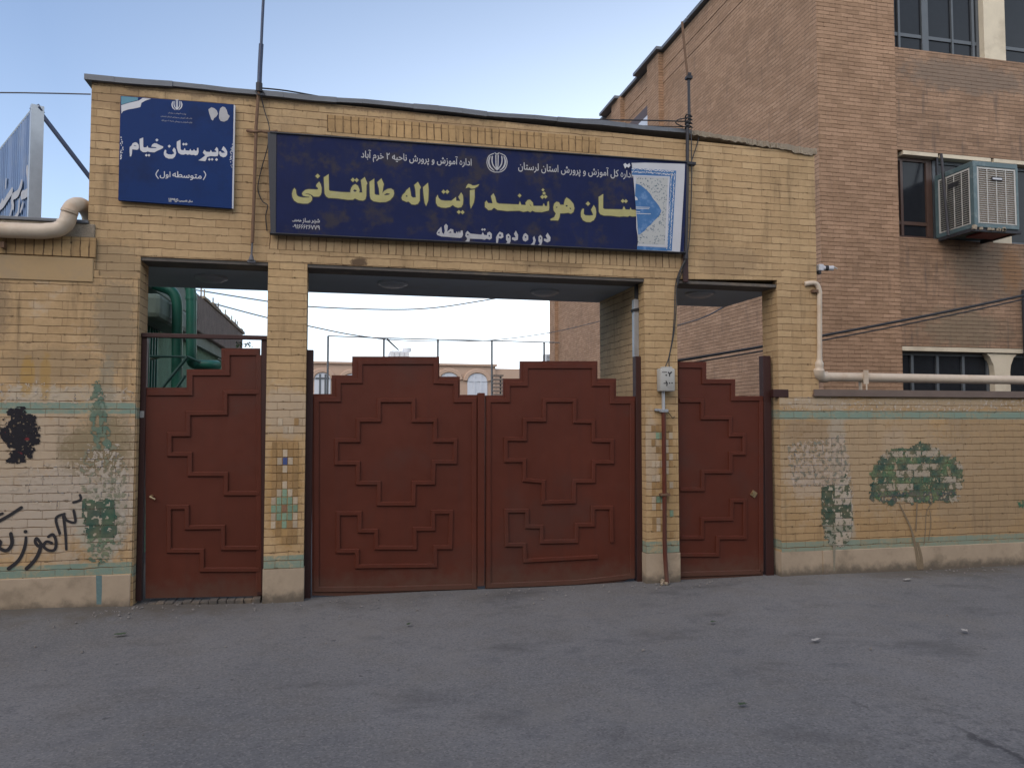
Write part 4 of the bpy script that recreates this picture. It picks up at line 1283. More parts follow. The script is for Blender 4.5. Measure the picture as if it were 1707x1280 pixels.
def poster_ornament():
    t = NT("arabesque_print")
    v = t.node("ShaderNodeTexVoronoi")
    v.inputs["Scale"].default_value = 42.0
    uvn = t.uv()
    t.l.new(t.vmath('ADD', uvn, t.vmath('MULTIPLY', t.noise(uvn, 30, 3, .6).outputs["Color"], (.03, .03, 0.0))), v.inputs["Vector"])
    n = t.noise(uvn, 75.0, 3, .7, 1.5)
    f = t.ramp(t.math('ADD', v.outputs["Distance"], t.math('MULTIPLY', n.outputs[0], .8)), .56, .80)
    return t.done(t.mix(f, (.10, .14, .17), (.38, .39, .38)), .6)
M['arabesque'] = poster_ornament()
mb = MB()
flat(mb, [xz(O7([(205, 310), (560, 320), (525, 1065), (225, 1055), (215, 800), (195, 560)]), YPO)], [], YPO - .0013)
mb.build("printed_field", M['arabesque'], po)
mb = MB()
flat(mb, [xz(O7([(200, 380), (250, 395), (290, 425), (330, 460), (365, 500), (390, 545), (430, 590), (460, 630), (488, 685), (465, 740), (430, 775), (395, 810), (370, 840), (330, 870), (300, 910), (250, 945), (228, 955), (215, 780), (190, 540)]), YPO)], [], YPO - .0024)
mb.build("blue_medallion", M['poster_blue'], po)
mb = MB()
rr = random.Random(5)
for i in range(44):
    t_ = i / 43
    for o_ in (-.5, .5):
        px, py = 1054 + 68 * t_, 284 + 5 * t_ + o_ * 5
        flat(mb, [dot(*xz([(px, py + rr.uniform(-1, 1))], YPO)[0], rr.uniform(.004, .008), 5)], [], YPO - .0026)
for i in range(70):
    t_ = i / 69
    for o_ in (-.5, .5):
        px, py = 1122 - 8 * t_ + o_ * 5 + rr.uniform(-.8, .8), 290 + 125 * t_
        flat(mb, [dot(*xz([(px, py)], YPO)[0], rr.uniform(.004, .008), 5)], [], YPO - .0026)
flat(mb, [xz(p, YPO) for p in (O7([(160, 283), (582, 300), (580, 312), (162, 296)]), O7([(582, 300), (570, 300), (530, 1070), (545, 1075)]), O7([(225, 1065), (545, 1075), (545, 1085), (225, 1078)]))], [], YPO - .0025)
for yy, x1_ in ((640, 360), (655, 350), (690, 250), (712, 370)):
    flat(mb, [xz(O7([(200, yy), (x1_, yy + 6), (x1_, yy + 12), (200, yy + 8)]), YPO)], [], YPO - .0031)
flat(mb, [xz(O7(p), YPO) for p in ([(60, 165), (82, 150), (105, 170), (128, 150), (140, 178), (120, 205), (98, 190), (80, 215)], [(190, 520), (215, 540), (222, 565), (195, 570)])], [], YPO - .0032)
mb.build("white_print", M['white_vinyl'], po)

# ================================================================ POLES, WIRES, BOX
def tube_px(mb, pts, rad, seg=8, n=4):
    """pts: (px, py, Y)"""
    w = [tuple(P(a, b, c)) for a, b, c in pts]
    if n > 1 and len(w) > 2: w = spline(w, n)
    mb.tube(w, rad, seg)
    return mb

t = thing("mast_pole", "thin navy mast with a rusty foot standing between the square sign and the long banner", "pole", tuple(P(419, 432, -.05)))
tube_px(MB(), [(441, -40, -.05), (437.5, 30, -.05), (435.5, 75, -.05)], .013, n=1).build("upper_tube", M['navy_steel'], t, True)
tube_px(MB(), [(435.5, 74, -.05), (433.5, 110, -.05), (432, 150, -.05)], .021, n=1).build("middle_tube", M['navy_steel'], t, True)
tube_px(MB(), [(431.5, 148, -.05), (427, 210, -.05), (423.5, 330, -.05), (420.5, 405, -.05)], .015, n=1).build("lower_tube", M['rust'], t, True)
mb = MB()
tube_px(mb, [(420.5, 404, -.05), (419, 430, -.05)], .009, n=1)
q = P(419, 436, -.05)
mb.box(q.x - .035, q.x + .035, -.06, -.02, q.z - .012, q.z + .012)
mb.tube([(q.x, -.05, q.z + .01), (q.x, -.05, q.z + .06)], [.028, .012])
mb.build("foot_bracket", M['wire'], t, True)
mb = MB()
q = P(432, 148, -.05)
mb.tube([(q.x, -.05, q.z - .03), (q.x, -.05, q.z + .05)], .03)
mb.tube(spline([(q.x + .03, -.06, q.z - .02), (q.x + .05, -.06, q.z - .06), (q.x, -.08, q.z - .07), (q.x - .03, -.06, q.z - .03)], 4), .006)
mb.build("clamp", M['dark_steel'], t, True)
mb = MB()
tube_px(mb, [(412, 218, -.02), (424, 220, -.06), (436, 219, -.05), (446, 221, -.06), (462, 219, -.03)], .014, n=3)
mb.build("bracket_bar", M['rust'], t, True)

def cable(label, pts, rad, mat='wire', cat="cable", name="cable", group=None, n=5):
    o = tube_px(MB(), pts, rad, 6, n).build(name, M[mat], None, True)
    return tag(o, label, cat, group)
cable("thin slack wire looping down the brickwork beside the navy end of the long banner", [(435, 160, -.04), (441, 185, -.03), (449, 214, -.05), (446, 245, -.06), (435, 285, -.03), (430, 315, -.03), (437, 335, -.03), (446, 343, -.05), (443, 360, -.03), (445, 385, -.02)], .005, 'cable', "wire", "wire")

t = thing("mast_pole", "rusty leaning mast with wires tied to it at the poster end of the banner", "pole", tuple(P(1146, 430, -.06)))
tube_px(MB(), [(1137, 37, -.06), (1140.5, 75, -.06), (1146, 126, -.06)], .013, n=1).build("upper_tube", M['rust'], t, True)
tube_px(MB(), [(1148, 124, -.06), (1149, 205, -.06)], .016, n=1).build("middle_tube", M['dark_steel'], t, True)
tube_px(MB(), [(1146, 203, -.06), (1145.5, 300, -.06), (1143, 432, -.06)], .018, n=1).build("lower_tube", M['dark_steel'], t, True)
q = P(1148.5, 130, -.06)
mb = MB().box(q.x - .035, q.x + .03, -.09, -.03, q.z - .02, q.z + .015, bev=.005).box(q.x - .02, q.x + .02, -.08, -.04, q.z + .02, q.z + .05, bev=.004)
mb.build("insulator", M['dark_steel'], t)
q = P(1150, 274, -.06)
MB().box(q.x - .04, q.x + .06, -.085, -.02, q.z - .012, q.z + .02, bev=.004).build("clamp", M['dark_steel'], t)
q = P(1148, 206, -.06)
mb = MB()
for dz in (-.04, 0, .04, .075):
    mb.tube([(q.x + .034 * math.cos(a), -.06 + .034 * math.sin(a), q.z + dz + .01 * math.sin(a * 2)) for a in [k * math.pi / 6 for k in range(13)]], .008, 6)
tube_px(mb, [(1141, 198, -.06), (1130, 200, -.09), (1127, 206, -.07), (1140, 212, -.06)], .006)
mb.build("wire_coil", M['cable'], t, True)
tube_px(MB(), [(1168, 220, .02), (1159, 250, -.03), (1151, 274, -.06)], .005).build("stay_wire", M['cable'], t, True)
tube_px(MB(), [(1152, 215, -.09), (1153, 300, -.07), (1149, 400, -.07), (1143, 432, -.06)], .006).build("hanging_wire", M['cable'], t, True)

cable("slack wire strung along the top of the gateway between the two masts", [(432, 147, -.05), (480, 152, -.02), (560, 166, .05), (640, 176, .1), (740, 184, .1), (838, 190, .08), (930, 197, .05), (1010, 200, .0), (1080, 201, -.03), (1147, 203, -.06)], .007, 'cable')
cable("second thin wire just above the broken cap of the gateway, tied to the rusty mast", [(885, 200, .1), (960, 208, .1), (1040, 209, .05), (1100, 211, 0), (1147, 212, -.06)], .005, 'cable')
cable("single wire crossing the sky to the upper corner of the gateway above the corrugated panel", [(-900, 150, .15), (-60, 154.5, .15), (60, 155.5, .15), (151, 157.5, .1)], .006, 'wire')

t = thing("junction_box", "grey plastic junction box with marker scribbles on the pillar over a brown conduit", "box", tuple(P(1110, 653, -.06)))
x0, x1 = px_x(1101, -.10), px_x(1125.5, -.10)
z0, z1 = px_z(1112, 652, -.10), px_z(1112, 614, -.10)
MB().box(x0, x1, -.10, -.001, z0, z1, bev=.012).build("case", M['box_grey'], t, True)
MB().box(x0 + .03, x1 - .02, -.085, -.03, z1 - .004, z1 + .018, bev=.004).build("gland", M['box_grey'], t)
KS = lambda p: z5(p, 9.14, 1060, 560)
mk = []
for p, w in (([(400, 553), (470, 551)], .007), ([(495, 555), (515, 575), (540, 552)], .014), ([(515, 570), (513, 612)], .012), ([(425, 722), (480, 718)], .009), ([(460, 690), (475, 720), (470, 755)], .012)):
    mk += stroke(xz(KS(p), -.10), w)
mk += [dot(*xz(KS([(462, 597)]), -.10)[0], .009, 8), dot(*xz(KS([(512, 718)]), -.10)[0], .008, 8), dot(*xz(KS([(550, 716)]), -.10)[0], .008, 8)]
mb = MB()
flat(mb, mk, [], -.1015)
mb.build("marker_writing", M['spray'], t)

t = thing("conduit_pipe", "brown painted conduit running down the pillar from the junction box to the road", "pipe", tuple(P(1112, 972, -.06)))
tube_px(MB(), [(1105.5, 650, -.04), (1106, 690, -.04)], .017, n=1).build("upper_tube", M['grey_steel'], t, True)
tube_px(MB(), [(1106, 684, -.045), (1107.5, 800, -.045), (1108, 900, -.05), (1109, 930, -.06), (1112, 972, -.09)], .023, n=3).build("lower_tube", M['gate'], t, True)
q = P(1106, 684, -.04)
MB().box(q.x - .085, q.x + .06, -.03, -.002, q.z - .008, q.z + .014, rot=Matrix.Rotation(R(4), 3, 'Y')).box(q.x - .035, q.x + .035, -.07, -.01, q.z - .02, q.z + .012, bev=.004).build("clip", M['grey_steel'], t)
q = P(1108, 824, -.04)
MB().box(q.x - .05, q.x + .05, -.072, -.005, q.z - .012, q.z + .012, bev=.003).build("clip", M['rust'], t)
tube_px(MB(), [(1110, 684, -.03), (1116, 690, -.03), (1121, 696, -.02), (1125, 694, -.01)], .004).build("tie_wire", M['cable'], t)
mb = MB()
for k in range(9):
    q = P(1106 + random.uniform(-6, 9), 973, -.08 + random.uniform(-.05, .05))
    r_ = random.uniform(.012, .03)
    mb.box(q.x - r_, q.x + r_, q.y - r_, q.y + r_, -.01, r_ * 1.2, rot=Matrix.Rotation(random.uniform(-.6, .6), 3, 'Y'), bev=.008)
mb.build("mortar_foot", M['concrete'], t)

for k, (dx, lab) in enumerate(((-2.5, "black cable hanging from the mast to the junction box, nearer the double gate"), (2.5, "black cable hanging from the mast to the junction box, nearer the brass lock gate"))):
    cable(lab, [(1143 + dx * .3, 432, -.05), (1134 + dx, 455, -.03), (1127 + dx * .5, 478, -.02), (1125.5 + dx * .5, 520, -.03), (1122 + dx * .3, 560, -.03), (1115 + dx * .2, 597, -.04), (1112 + dx * 1.6, 614, -.06)], .0055, 'cable', group="cables down to the junction box")
cable("short twisted cable end bunched against the steel plate under the banner", [(1146, 428, -.06), (1137, 445, -.05), (1131, 462, -.035), (1129, 476, -.03)], .009, 'cable')

# ================================================================ PIPES ON THE WALLS
t = thing("gas_pipe", "fat cream pipe with a gooseneck bend on the wall by the corrugated panel", "pipe", tuple(P(60, 385, -.1)))
yp = -.105
path = [(-900, 341, yp), (-200, 374, yp), (40, 385, yp), (82, 384.5, yp), (100, 381, yp), (111, 371, yp), (115, 358, yp + .01), (118, 348, yp + .05), (126, 342, yp + .12), (137, 343, yp + .20), (146, 353, yp + .34), (150, 366, yp + .45), (150, 385, yp + .55)]
tube_px(MB(), path, .066, 16, 5).build("tube", M['cream_pipe'], t, True)
mb = MB()
for a in ((108, 374, 113, 367), (116, 353, 117, 350)):
    A_, B_ = P(a[0], a[1], yp), P(a[2], a[3], yp)
    d_ = (B_ - A_).normalized() * .012
    mb.tube([tuple(A_ - d_), tuple(A_ + d_)], .0695, 16)
mb.build("weld_ring", M['cream_pipe'], t, True)
q = P(3, 396, yp)
MB().box(q.x - .02, q.x + .01, yp + .02, -.031, q.z - .08, q.z - .03).build("bracket", M['rust'], t)

t = thing("gas_pipe", "cream pipe dropping from the gateway end and running along above the yard wall", "pipe", tuple(P(1400, 640, .08)))
yq = .07
tube_px(MB(), [(1341, 474, -.005), (1352, 472, -.015), (1361, 474, -.02), (1365.5, 485, -.02), (1366, 500, -.02), (1366, 600, -.02)], .027, 12, 5).build("riser", M['cream_pipe'], t, True)
q = P(1366, 619, -.02)
e0 = P(1366, 596, -.02)
h0, h1 = P(1381, 628.5, .02), P(1382, 628.5, .02)
zz = P(1400, 628.5, .04).z
tube_pts = spline([tuple(e0), (q.x, -.015, q.z + .05), (q.x + .005, 0, zz + .035), (q.x + .05, .02, zz), (q.x + .12, .03, zz)], 5)
MB().tube(tube_pts, [.03] * 3 + [.045] * 4 + [.06] * 3 + [.06] * (len(tube_pts) - 10), 14).build("elbow", M['cream_pipe'], t, True)
MB().tube([(q.x + .11, .03, zz), (q.x + 4, .03, zz - .01), (q.x + 8, .03, zz - .02)], .05, 16).build("tube", M['cream_pipe'], t, True)
xx = px_x(1438, .03, 628)
mb = MB()
mb.tube([(xx - .014, .03, zz), (xx + .014, .03, zz)], .055, 16)
mb.box(xx - .03, xx + .025, -.035, -.02, zz - .075, zz + .075)
mb.box(xx - .008, xx + .008, -.034, -.028, 1.95, zz - .05)
mb.box(xx - .03, xx - .015, .02, .06, 1.92, zz - .04)
mb.build("bracket", M['cream_pipe'], t)
q = P(1360, 485, -.02)
MB().box(q.x - .05, q.x + .02, -.04, -.001, q.z - .02, q.z + .012).build("clip", M['rust'], t)

t = thing("security_camera", "small white security camera on the end of the gateway facing the yard", "camera", tuple(P(1364, 450, .05)))
q = P(1364, 447, .05)
MB().box(q.x - .02, q.x + .035, .0, .08, q.z - .035, q.z + .035, bev=.006).build("bracket", M['white_vinyl'], t)
MB().tube([(q.x + .03, .04, q.z), (q.x + .16, .02, q.z - .002)], [.025, .028], 12).build("body", M['white_vinyl'], t, True)
MB().tube([(q.x + .07, .036, q.z), (q.x + .105, .03, q.z - .001)], .031, 12).build("dark_band", M['cable'], t, True)
MB().tube([(q.x + .155, .02, q.z + .02), (q.x + .21, .012, q.z - .006)], [.012, .006], 8).build("lens_hood", M['box_grey'], t, True)
MB().box(q.x - .022, q.x + .01, .01, .05, q.z - .07, q.z - .036).build("cable_gland", M['cable'], t)

def line3(label, a, b, rad, sag=.0, mat='cable', group=None):
    A_, B_ = Vector(a), Vector(b)
    pts = [tuple(A_.lerp(B_, i / 14) - Vector((0, 0, sag * 4 * (i / 14) * (1 - i / 14)))) for i in range(15)]
    return tag(MB().tube(pts, rad, 6).build("cable", M[mat], None, True), label, "cable", group)
line3("upper of two black cables slanting up across the brown school wall", P(1100, 606, 2.2), P(1780, 476, 2.2), .022, .05, group="black cables across the school wall")
line3("lower of two black cables slanting up across the brown school wall", P(1100, 613, 2.2), P(1780, 482, 2.2), .012, .06, group="black cables across the school wall")
cable("thin wire drooping across the opening and up towards the end of the slab", [(300, 478, 7), (330, 484, 7), (443, 502, 7), (512, 511, 7), (640, 516, 7), (720, 513.5, 7), (800, 502, 7), (900, 484, 7)], .012)
cable("thin wire slanting down past the green ducts to the tall court fence", [(300, 490, 7), (330, 499, 7), (443, 529, 7), (512, 543, 7), (580, 557, 7), (645, 566, 7)], .012)
cable("thin wire running from the court fence rail up to the brown school wall", [(645, 566, 9), (720, 569, 9), (820, 567, 9), (920, 554, 9), (1010, 533, 9)], .010)
cable("short thin wire under the slab above the gate with the brass lock", [(1120, 545, 3.2), (1165, 532, 3.0), (1190, 521, 2.6), (1215, 507, 2.0)], .010)

# ================================================================ SCHOOL BUILDING
YB = 3.62
XS = P(1366, 300, YB).x
YBACK = 19.84
ZR = 10.62
sch = thing("school_building", "three storey brown brick school building with a window cooler and cream columns", "building", (XS + 4, YB + 6, 0))
xbay = px_x(1497, YB, 300)
MB().box(XS, XS + .35, YB + .001, YBACK, -.1, ZR).build("side_wall", M['brick_school'], sch)
MB().box(XS + .004, xbay, YB, YB + .34, -.1, ZR).build("corner_pier", M['brick_school_front'], sch)
# bay with windows: spandrel strips between openings
x2 = XS + 14.0
zw = [(.9, 2.88), (4.72, 6.215), (7.99, 9.7)]
yb = YB + .045
zs = [-.1] + [q for w in zw for q in w] + [ZR]
mb = MB()
for i in range(0, len(zs), 2):
    mb.box(xbay, x2, yb, yb + .3, zs[i], zs[i + 1])
mb.build("front_wall", M['brick_school_bay'], sch)
MB().box(XS + .36, x2, YB + 2.4, YB + 2.5, -.1, ZR - .2).build("room_back_wall", M['window_frame'], sch)
mb = MB()
for z in (3.4, 6.7, 9.95):
    mb.box(XS + .36, x2, yb + .31, YB + 2.39, z, z + .15)
mb.build("floor_slab", M['window_frame'], sch)
# pilasters and coping of the long side
for px in (1097, 1034, 925):
    y = XP(px, XS, 300).y
    MB().box(XS - .12, XS - .001, y - .35, y + .35, -.1, ZR + (.02 if px > 930 else 0)).build("pilaster", M['brick_school'], sch)
mb = MB()
y = YB - .03
i = 0
rr = random.Random(11)
while y < YBACK:
    L = 1.3 + rr.random() * .4
    dz = rr.uniform(-.02, .03)
    px = 0
    out = .10
    for yy in (XP(1097, XS, 300).y, XP(1034, XS, 300).y):
        if abs(y + L / 2 - yy) < .8: out = .22
    mb.box(XS - out, XS + .4, y, min(y + L - .03, YBACK), ZR + .015 + dz, ZR + .09 + dz)
    y += L
mb.build("coping", M['flashing'], sch)
MB().box(XS + .45, x2, YB - .06, YB + .40, ZR + .02, ZR + .10).build("front_coping", M['flashing'], sch)
MB().box(XS - .010, XS - .001, YB + .05, YBACK - .4, ZR - .42, ZR - .30).build("string_course", M['brick_school'], sch)
MB().box(XS - .010, XS - .001, YB + .05, YBACK - .4, ZR - .75, ZR - .63).build("string_course", M['brick_school'], sch)
# window of the long side
ya, yb2 = XP(1098, XS, 200).y, XP(1040, XS, 200).y
w = MB().box(XS - .012, XS - .002, ya, yb2, 7.9, 9.72).build("window", M['window_brown'], sch)
MB().box(XS - .018, XS - .013, ya + .5, ya + 1.25, 8.0, 9.45).build("pane", M['frost'], w)
MB().box(XS - .018, XS - .013, ya + 1.3, yb2 - .1, 8.0, 9.45).build("pane", M['glass'], w)
# cream columns of the bays, flared at the head
def column(x0, x1, z0, z1, name="column"):
    m = MB()
    xm, h = (x0 + x1) / 2, (x1 - x0) / 2
    prof = [(h, z0), (h, z1 - .32), (h * 1.12, z1 - .2), (h * 1.5, z1 - .07), (h * 1.95, z1 - .01)]
    pts = [(xm - a, b) for a, b in prof] + [(xm + a, b) for a, b in prof[::-1]]
    m.prism(pts, yb + .02, yb + .28)
    return m.build(name, M['cream_paint'], sch)
cx0, cx1 = px_x(1645, YB, 40), px_x(1680.5, YB, 40)
column(cx0, cx1, 7.99, 9.69)
gx0, gx1 = px_x(1664, YB, 640), px_x(1690, YB, 640)
column(gx0, gx1, .9, 2.79)
MB().box(px_x(1661, YB, 400), px_x(1692, YB, 400), yb + .02, yb + .28, 4.72, 6.15).build("column", M['cream_paint'], sch)
mb = MB().box(xbay + .002, x2, yb - .012, yb + .25, 2.80, 2.87)
mb.build("lintel", M['cream_paint'], sch)
l0 = xbay + .03
mb = MB()
for a, b in ((1505, 1563), (1567.5, 1651), (1656, 1740)):
    mb.box(px_x(a, yb, 260), px_x(b, yb, 260), yb - .008, yb + .2, 6.14, 6.205)
mb.build("lintel", M['cream_paint'], sch)
for px in (1565, 1653.5):
    x = px_x(px, yb, 300)
    MB().box(x - .018, x + .018, yb + .02, yb + .05, 5.2 if px > 1600 else 4.74, 6.21).build("hanger", M['dark_steel'], sch)

def window(x0, x1, z0, z1, y, bars, sill=True, mat='window_frame', low=None):
    """frame with panes; bars = positions 0..1 of the mullions, low = height of a transom"""
    fr = MB()
    fw = .055
    fr.box(x0, x1, y, y + .06, z0, z0 + fw)
    fr.box(x0, x1, y, y + .06, z1 - fw, z1)
    fr.box(x0, x0 + fw, y, y + .06, z0 + fw, z1 - fw)
    fr.box(x1 - fw, x1, y, y + .06, z0 + fw, z1 - fw)
    xsb = [x0 + fw] + [x0 + (x1 - x0) * b for b, _ in bars] + [x1 - fw]
    for b, wd in bars:
        x = x0 + (x1 - x0) * b
        fr.box(x - wd / 2, x + wd / 2, y - .01, y + .05, z0 + fw + .001, z1 - fw - .001)
    zlo = z0 + fw
    if low:
        fr.box(x0 + fw + .001, x1 - fw - .001, y + .004, y + .055, low - .03, low + .03)
    f = fr.build("window", M[mat], sch)
    for a, b in zip(xsb[:-1], xsb[1:]):
        MB().box(a + .001, b - .001, y + .026, y + .034, z0 + fw + .001, z1 - fw - .001).build("pane", M['glass'], f)
    return f
ywin = YB + .17
window(xbay + .006, cx0 - .002, 7.995, 9.69, ywin, [(.12, .04), (.40, .13), (.70, .035), (.93, .05)], low=8.30)
window(cx1 + .002, cx1 + 2.2, 7.995, 9.69, ywin, [(.5, .1)], low=8.30)
window(xbay + .03, px_x(1566, YB, 300), 4.725, 6.13, ywin, [(.22, .05), (.88, .06)], mat='window_brown', low=5.0)
window(px_x(1568, YB, 300), px_x(1660, YB, 300), 4.725, 6.13, ywin + .01, [(.5, .06)], mat='window_frame')
window(px_x(1693, YB, 300), px_x(1693, YB, 300) + 1.8, 4.725, 6.13, ywin, [(.5, .06)])
window(xbay + .03, gx0 - .005, .92, 2.79, ywin, [(.16, .05), (.43, .05), (.71, .05)], mat='window_frame')
window(gx1 + .005, gx1 + 2.0, .92, 2.79, ywin, [(.5, .05)])
# ragged ivory curtains, seen dimly behind the lower panes
x = px_x(1705, YB - .02, 560)
MB().tube([(x + .03, YB - .03, -.05), (x + .03, YB - .03, 3.9)], .03, 8).build("drain_pipe", M['dark_steel'], sch, True)

# evaporative cooler
yf = YB - .72
ac = thing("window_cooler", "blue-grey evaporative window cooler with pale grilles hung on the brown school wall", "cooler", tuple(P(1660, 390, yf + .3)))
ax0, ax1 = px_x(1623.5, yf, 330), px_x(1698, yf, 330)
az0, az1 = px_z(1660, 381, yf), px_z(1660, 271, yf)
yk = YB + .10
f_ = .075
mb = MB()
mb.box(ax0, ax1, yf, yk, az1 - .09, az1, bev=.012)
mb.box(ax0, ax1, yf, yk, az0, az0 + .07, bev=.012)
for xa_, xb_ in ((ax0, ax0 + f_), (ax1 - f_ * .6, ax1)):
    for ya_, yb_ in ((yf + .001, yf + f_), (yk - f_, yk - .001)):
        mb.box(xa_ + .001, xb_ - .001, ya_, yb_, az0 + .05, az1 - .06)
mb.build("casing", M['cooler_blue'], ac)
MB().box(ax0 + .03, ax1 - .03, yf + .05, yk - .02, az0 + .06, az1 - .08).build("core", M['dark_steel'], ac)
def grille_front():
    a, b, c, d = ax0 + f_ + .003, ax1 - f_ * .6 - .003, az0 + .073, az1 - .093
    MB().box(a, b, yf + .030, yf + .045, c, d).build("cooling_pad", M['cooler_pad'], ac)
    m = MB()
    for k in range(26):
        z = c + (d - c) * (k + .5) / 26
        m.box(a + .02, b - .02, yf + .012, yf + .024, z - .005, z + .005)
    for k in range(5):
        x = a + .012 + (b - a - .024) * k / 4
        m.box(x - (.014 if k in (0, 4) else .007), x + (.014 if k in (0, 4) else .007), yf + .004, yf + .0115, c + .001, d - .001)
    m.box(a + .03, b - .03, yf + .005, yf + .0112, d - .03, d - .002)
    m.box(a + .03, b - .03, yf + .005, yf + .0112, c + .002, c + .02)
    g = m.build("grille", M['cooler_grille'], ac)
    MB().box((a + b) / 2 - .10, (a + b) / 2 + .11, yf - .004, yf + .003, d - .21, d - .15, bev=.003).build("badge", M['dark_steel'], g)
    MB().box((a + b) / 2 - .085, (a + b) / 2 + .095, yf - .012, yf - .005, d - .195, d - .165, bev=.003).build("badge_bar", M['white_vinyl'], g)
grille_front()
def grille_side():
    a, b, c, d = yf + f_ + .003, yk - f_ - .003, az0 + .073, az1 - .093
    MB().box(ax0 + .030, ax0 + .045, a, b, c, d).build("cooling_pad", M['cooler_side_pad'], ac)
    m = MB()
    for k in range(26):
        z = c + (d - c) * (k + .5) / 26
        m.box(ax0 + .012, ax0 + .024, a + .02, b - .02, z - .004, z + .004)
    for k in range(5):
        y = a + .012 + (b - a - .024) * k / 4
        m.box(ax0 + .004, ax0 + .0115, y - (.014 if k in (0, 4) else .006), y + (.014 if k in (0, 4) else .006), c + .001, d - .001)
    m.box(ax0 + .005, ax0 + .0112, a + .03, b - .03, d - .03, d - .002)
    m.box(ax0 + .005, ax0 + .0112, a + .03, b - .03, c + .002, c + .02)
    g = m.build("grille", M['cooler_grille'], ac)
    ym = (a + b) / 2
    MB().box(ax0 - .006, ax0 + .003, ym - .11, ym + .11, d - .22, d - .14, bev=.003).build("badge", M['cable'], g)
grille_side()
mb = MB()
mb.box(ax0 - .02, ax1 + .06, yf + .02, yf + .07, az0 - .06, az0 - .003, bev=.004)
mb.box(ax0 - .02, ax0 + .04, yf + .071, YB + .03, az0 - .06, az0 - .003, bev=.004)
mb.box(ax1 - .04, ax1 + .02, yf + .071, YB + .03, az0 - .06, az0 - .003, bev=.004)
mb.build("bracket_frame", M['dark_steel'], ac)
MB().box(ax0 + .3, ax1 + .05, yf + .072, yf + .5, az0 - .045, az0 - .012, bev=.004).build("drip_tray", M['dark_red'], ac)
mb = MB()
for k in range(9):
    xk = ax0 + random.uniform(0, ax1 - ax0)
    mb.box(xk - .03, xk + .03, yf - .004, yf + .05, az0 - .035, az0 - .0 + random.uniform(0, .05), rot=Matrix.Rotation(random.uniform(-.3, .3), 3, 'Y'), bev=.006)
mb.build("scale_crust", M['concrete'], ac)
A_, B_ = P(1569, 257, YB - .05), P(1581, 393, yf + .35)
MB().tube([tuple(A_), tuple(B_)], .022, 8).build("stay_rod", M['dark_steel'], ac, True)

# ================================================================ BEHIND THE LEFT WALL
# corrugated blue signboard, seen edge-on
sb = thing("corrugated_signboard", "blue corrugated metal signboard with white brush lettering behind the cream pipe", "signboard", tuple(P(62, 368, 1.0)))
q0 = P(60, 180, 1.0)
zb0 = P(60, 368, 1.0).z
ang = R(-31)
dv = Vector((math.sin(ang), math.cos(ang), 0)) * 1.0
nv = Vector((-dv.y, dv.x, 0))       # towards the street
base = Vector((q0.x, q0.y, 0))
n = 160
L = 2.6
mb = MB()
vs, fs = [], []
for i in range(n + 1):
    s_ = L * i / n
    ph = (s_ / .095) % 1
    h = .022 if ph < .35 else (-.012 if .45 < ph < .9 else (.022 - .34 * (ph - .35) if ph < .45 else -.012 + .34 * (ph - .9)))
    p = base + dv * s_ + nv * h
    vs += [(p.x, p.y, zb0 - .3), (p.x, p.y, q0.z)]
fs = [(2 * i, 2 * i + 2, 2 * i + 3, 2 * i + 1) for i in range(n)]
mb.add(vs, fs)
mb.build("corrugated_sheet", M['corr_blue'], sb)
def bar3(a, b, r, mat, name, parent, seg=4):
    return MB().tube([tuple(a), tuple(b)], r, seg).build(name, mat, parent)
f0 = base + nv * .03
mb = MB()
for p in (base - dv * .03,):
    a = [p + nv * .05 - dv * .03, p - nv * .06 - dv * .03, p - nv * .06 + dv * .03, p + nv * .05 + dv * .03]
    mb.add([(v.x, v.y, zb0 - .3) for v in a] + [(v.x, v.y, q0.z + .01) for v in a], [(0, 1, 5, 4), (1, 2, 6, 5), (2, 3, 7, 6), (3, 0, 4, 7), (4, 5, 6, 7)])
mb.build("end_post", M['grey_steel'], sb)
pe = base + dv * L
MB().tube([(base.x, base.y, q0.z + .012), (pe.x, pe.y, q0.z + .012)], .022, 8).build("top_rail", M['grey_steel'], sb, True)
tp = P(64, 184, 1.0)
be = P(156, 304, 1.0)
MB().tube([tuple(tp), tuple(be)], .022, 8).build("brace", M['navy_steel'], sb, True)
MB().tube([(tp.x - .05, tp.y, tp.z - .03), (tp.x + .03, tp.y, tp.z + .02)], .05, 8).build("brace_joint", M['navy_steel'], sb, True)
# brush lettering on the sheet
mb = MB()
st = []
def on_sheet(px, py):
    d = ray(px, py)
    o = base + nv * .034
    k = (o - CAM).dot(nv) / d.dot(nv)
    p = CAM + d * k
    return ((p - o).dot(dv), p.z)
for path, w in (([(45, 282), (47, 300), (46, 320), (36, 326)], .09), ([(36, 305), (30, 322), (20, 330), (22, 345)], .08), ([(20, 318), (12, 330), (4, 342), (-8, 350)], .08), ([(10, 300), (9, 312)], .05),
                ([(32, 335), (30, 355), (24, 365)], .06), ([(20, 345), (16, 362)], .05), ([(4, 335), (-2, 352)], .06), ([(38, 340), (34, 352)], .05), ([(-20, 300), (-12, 330), (-30, 350)], .08)):
    st += stroke([on_sheet(a, b) for a, b in path], w)
v, f = fill(st)
o_ = base + nv * .034
mb.add([tuple(Vector((o_.x, o_.y, 0)) + dv * a + Vector((0, 0, b))) for a, b in v], f)
mb.build("brush_lettering", M['off_white'], sb)

# green yard building beside the left opening
GX = XP(335, -5.0, 505).x
gd = thing("yard_building", "low green school building with a barred window and rough roof edge behind the gate", "building", (-5.5, 6, 0))
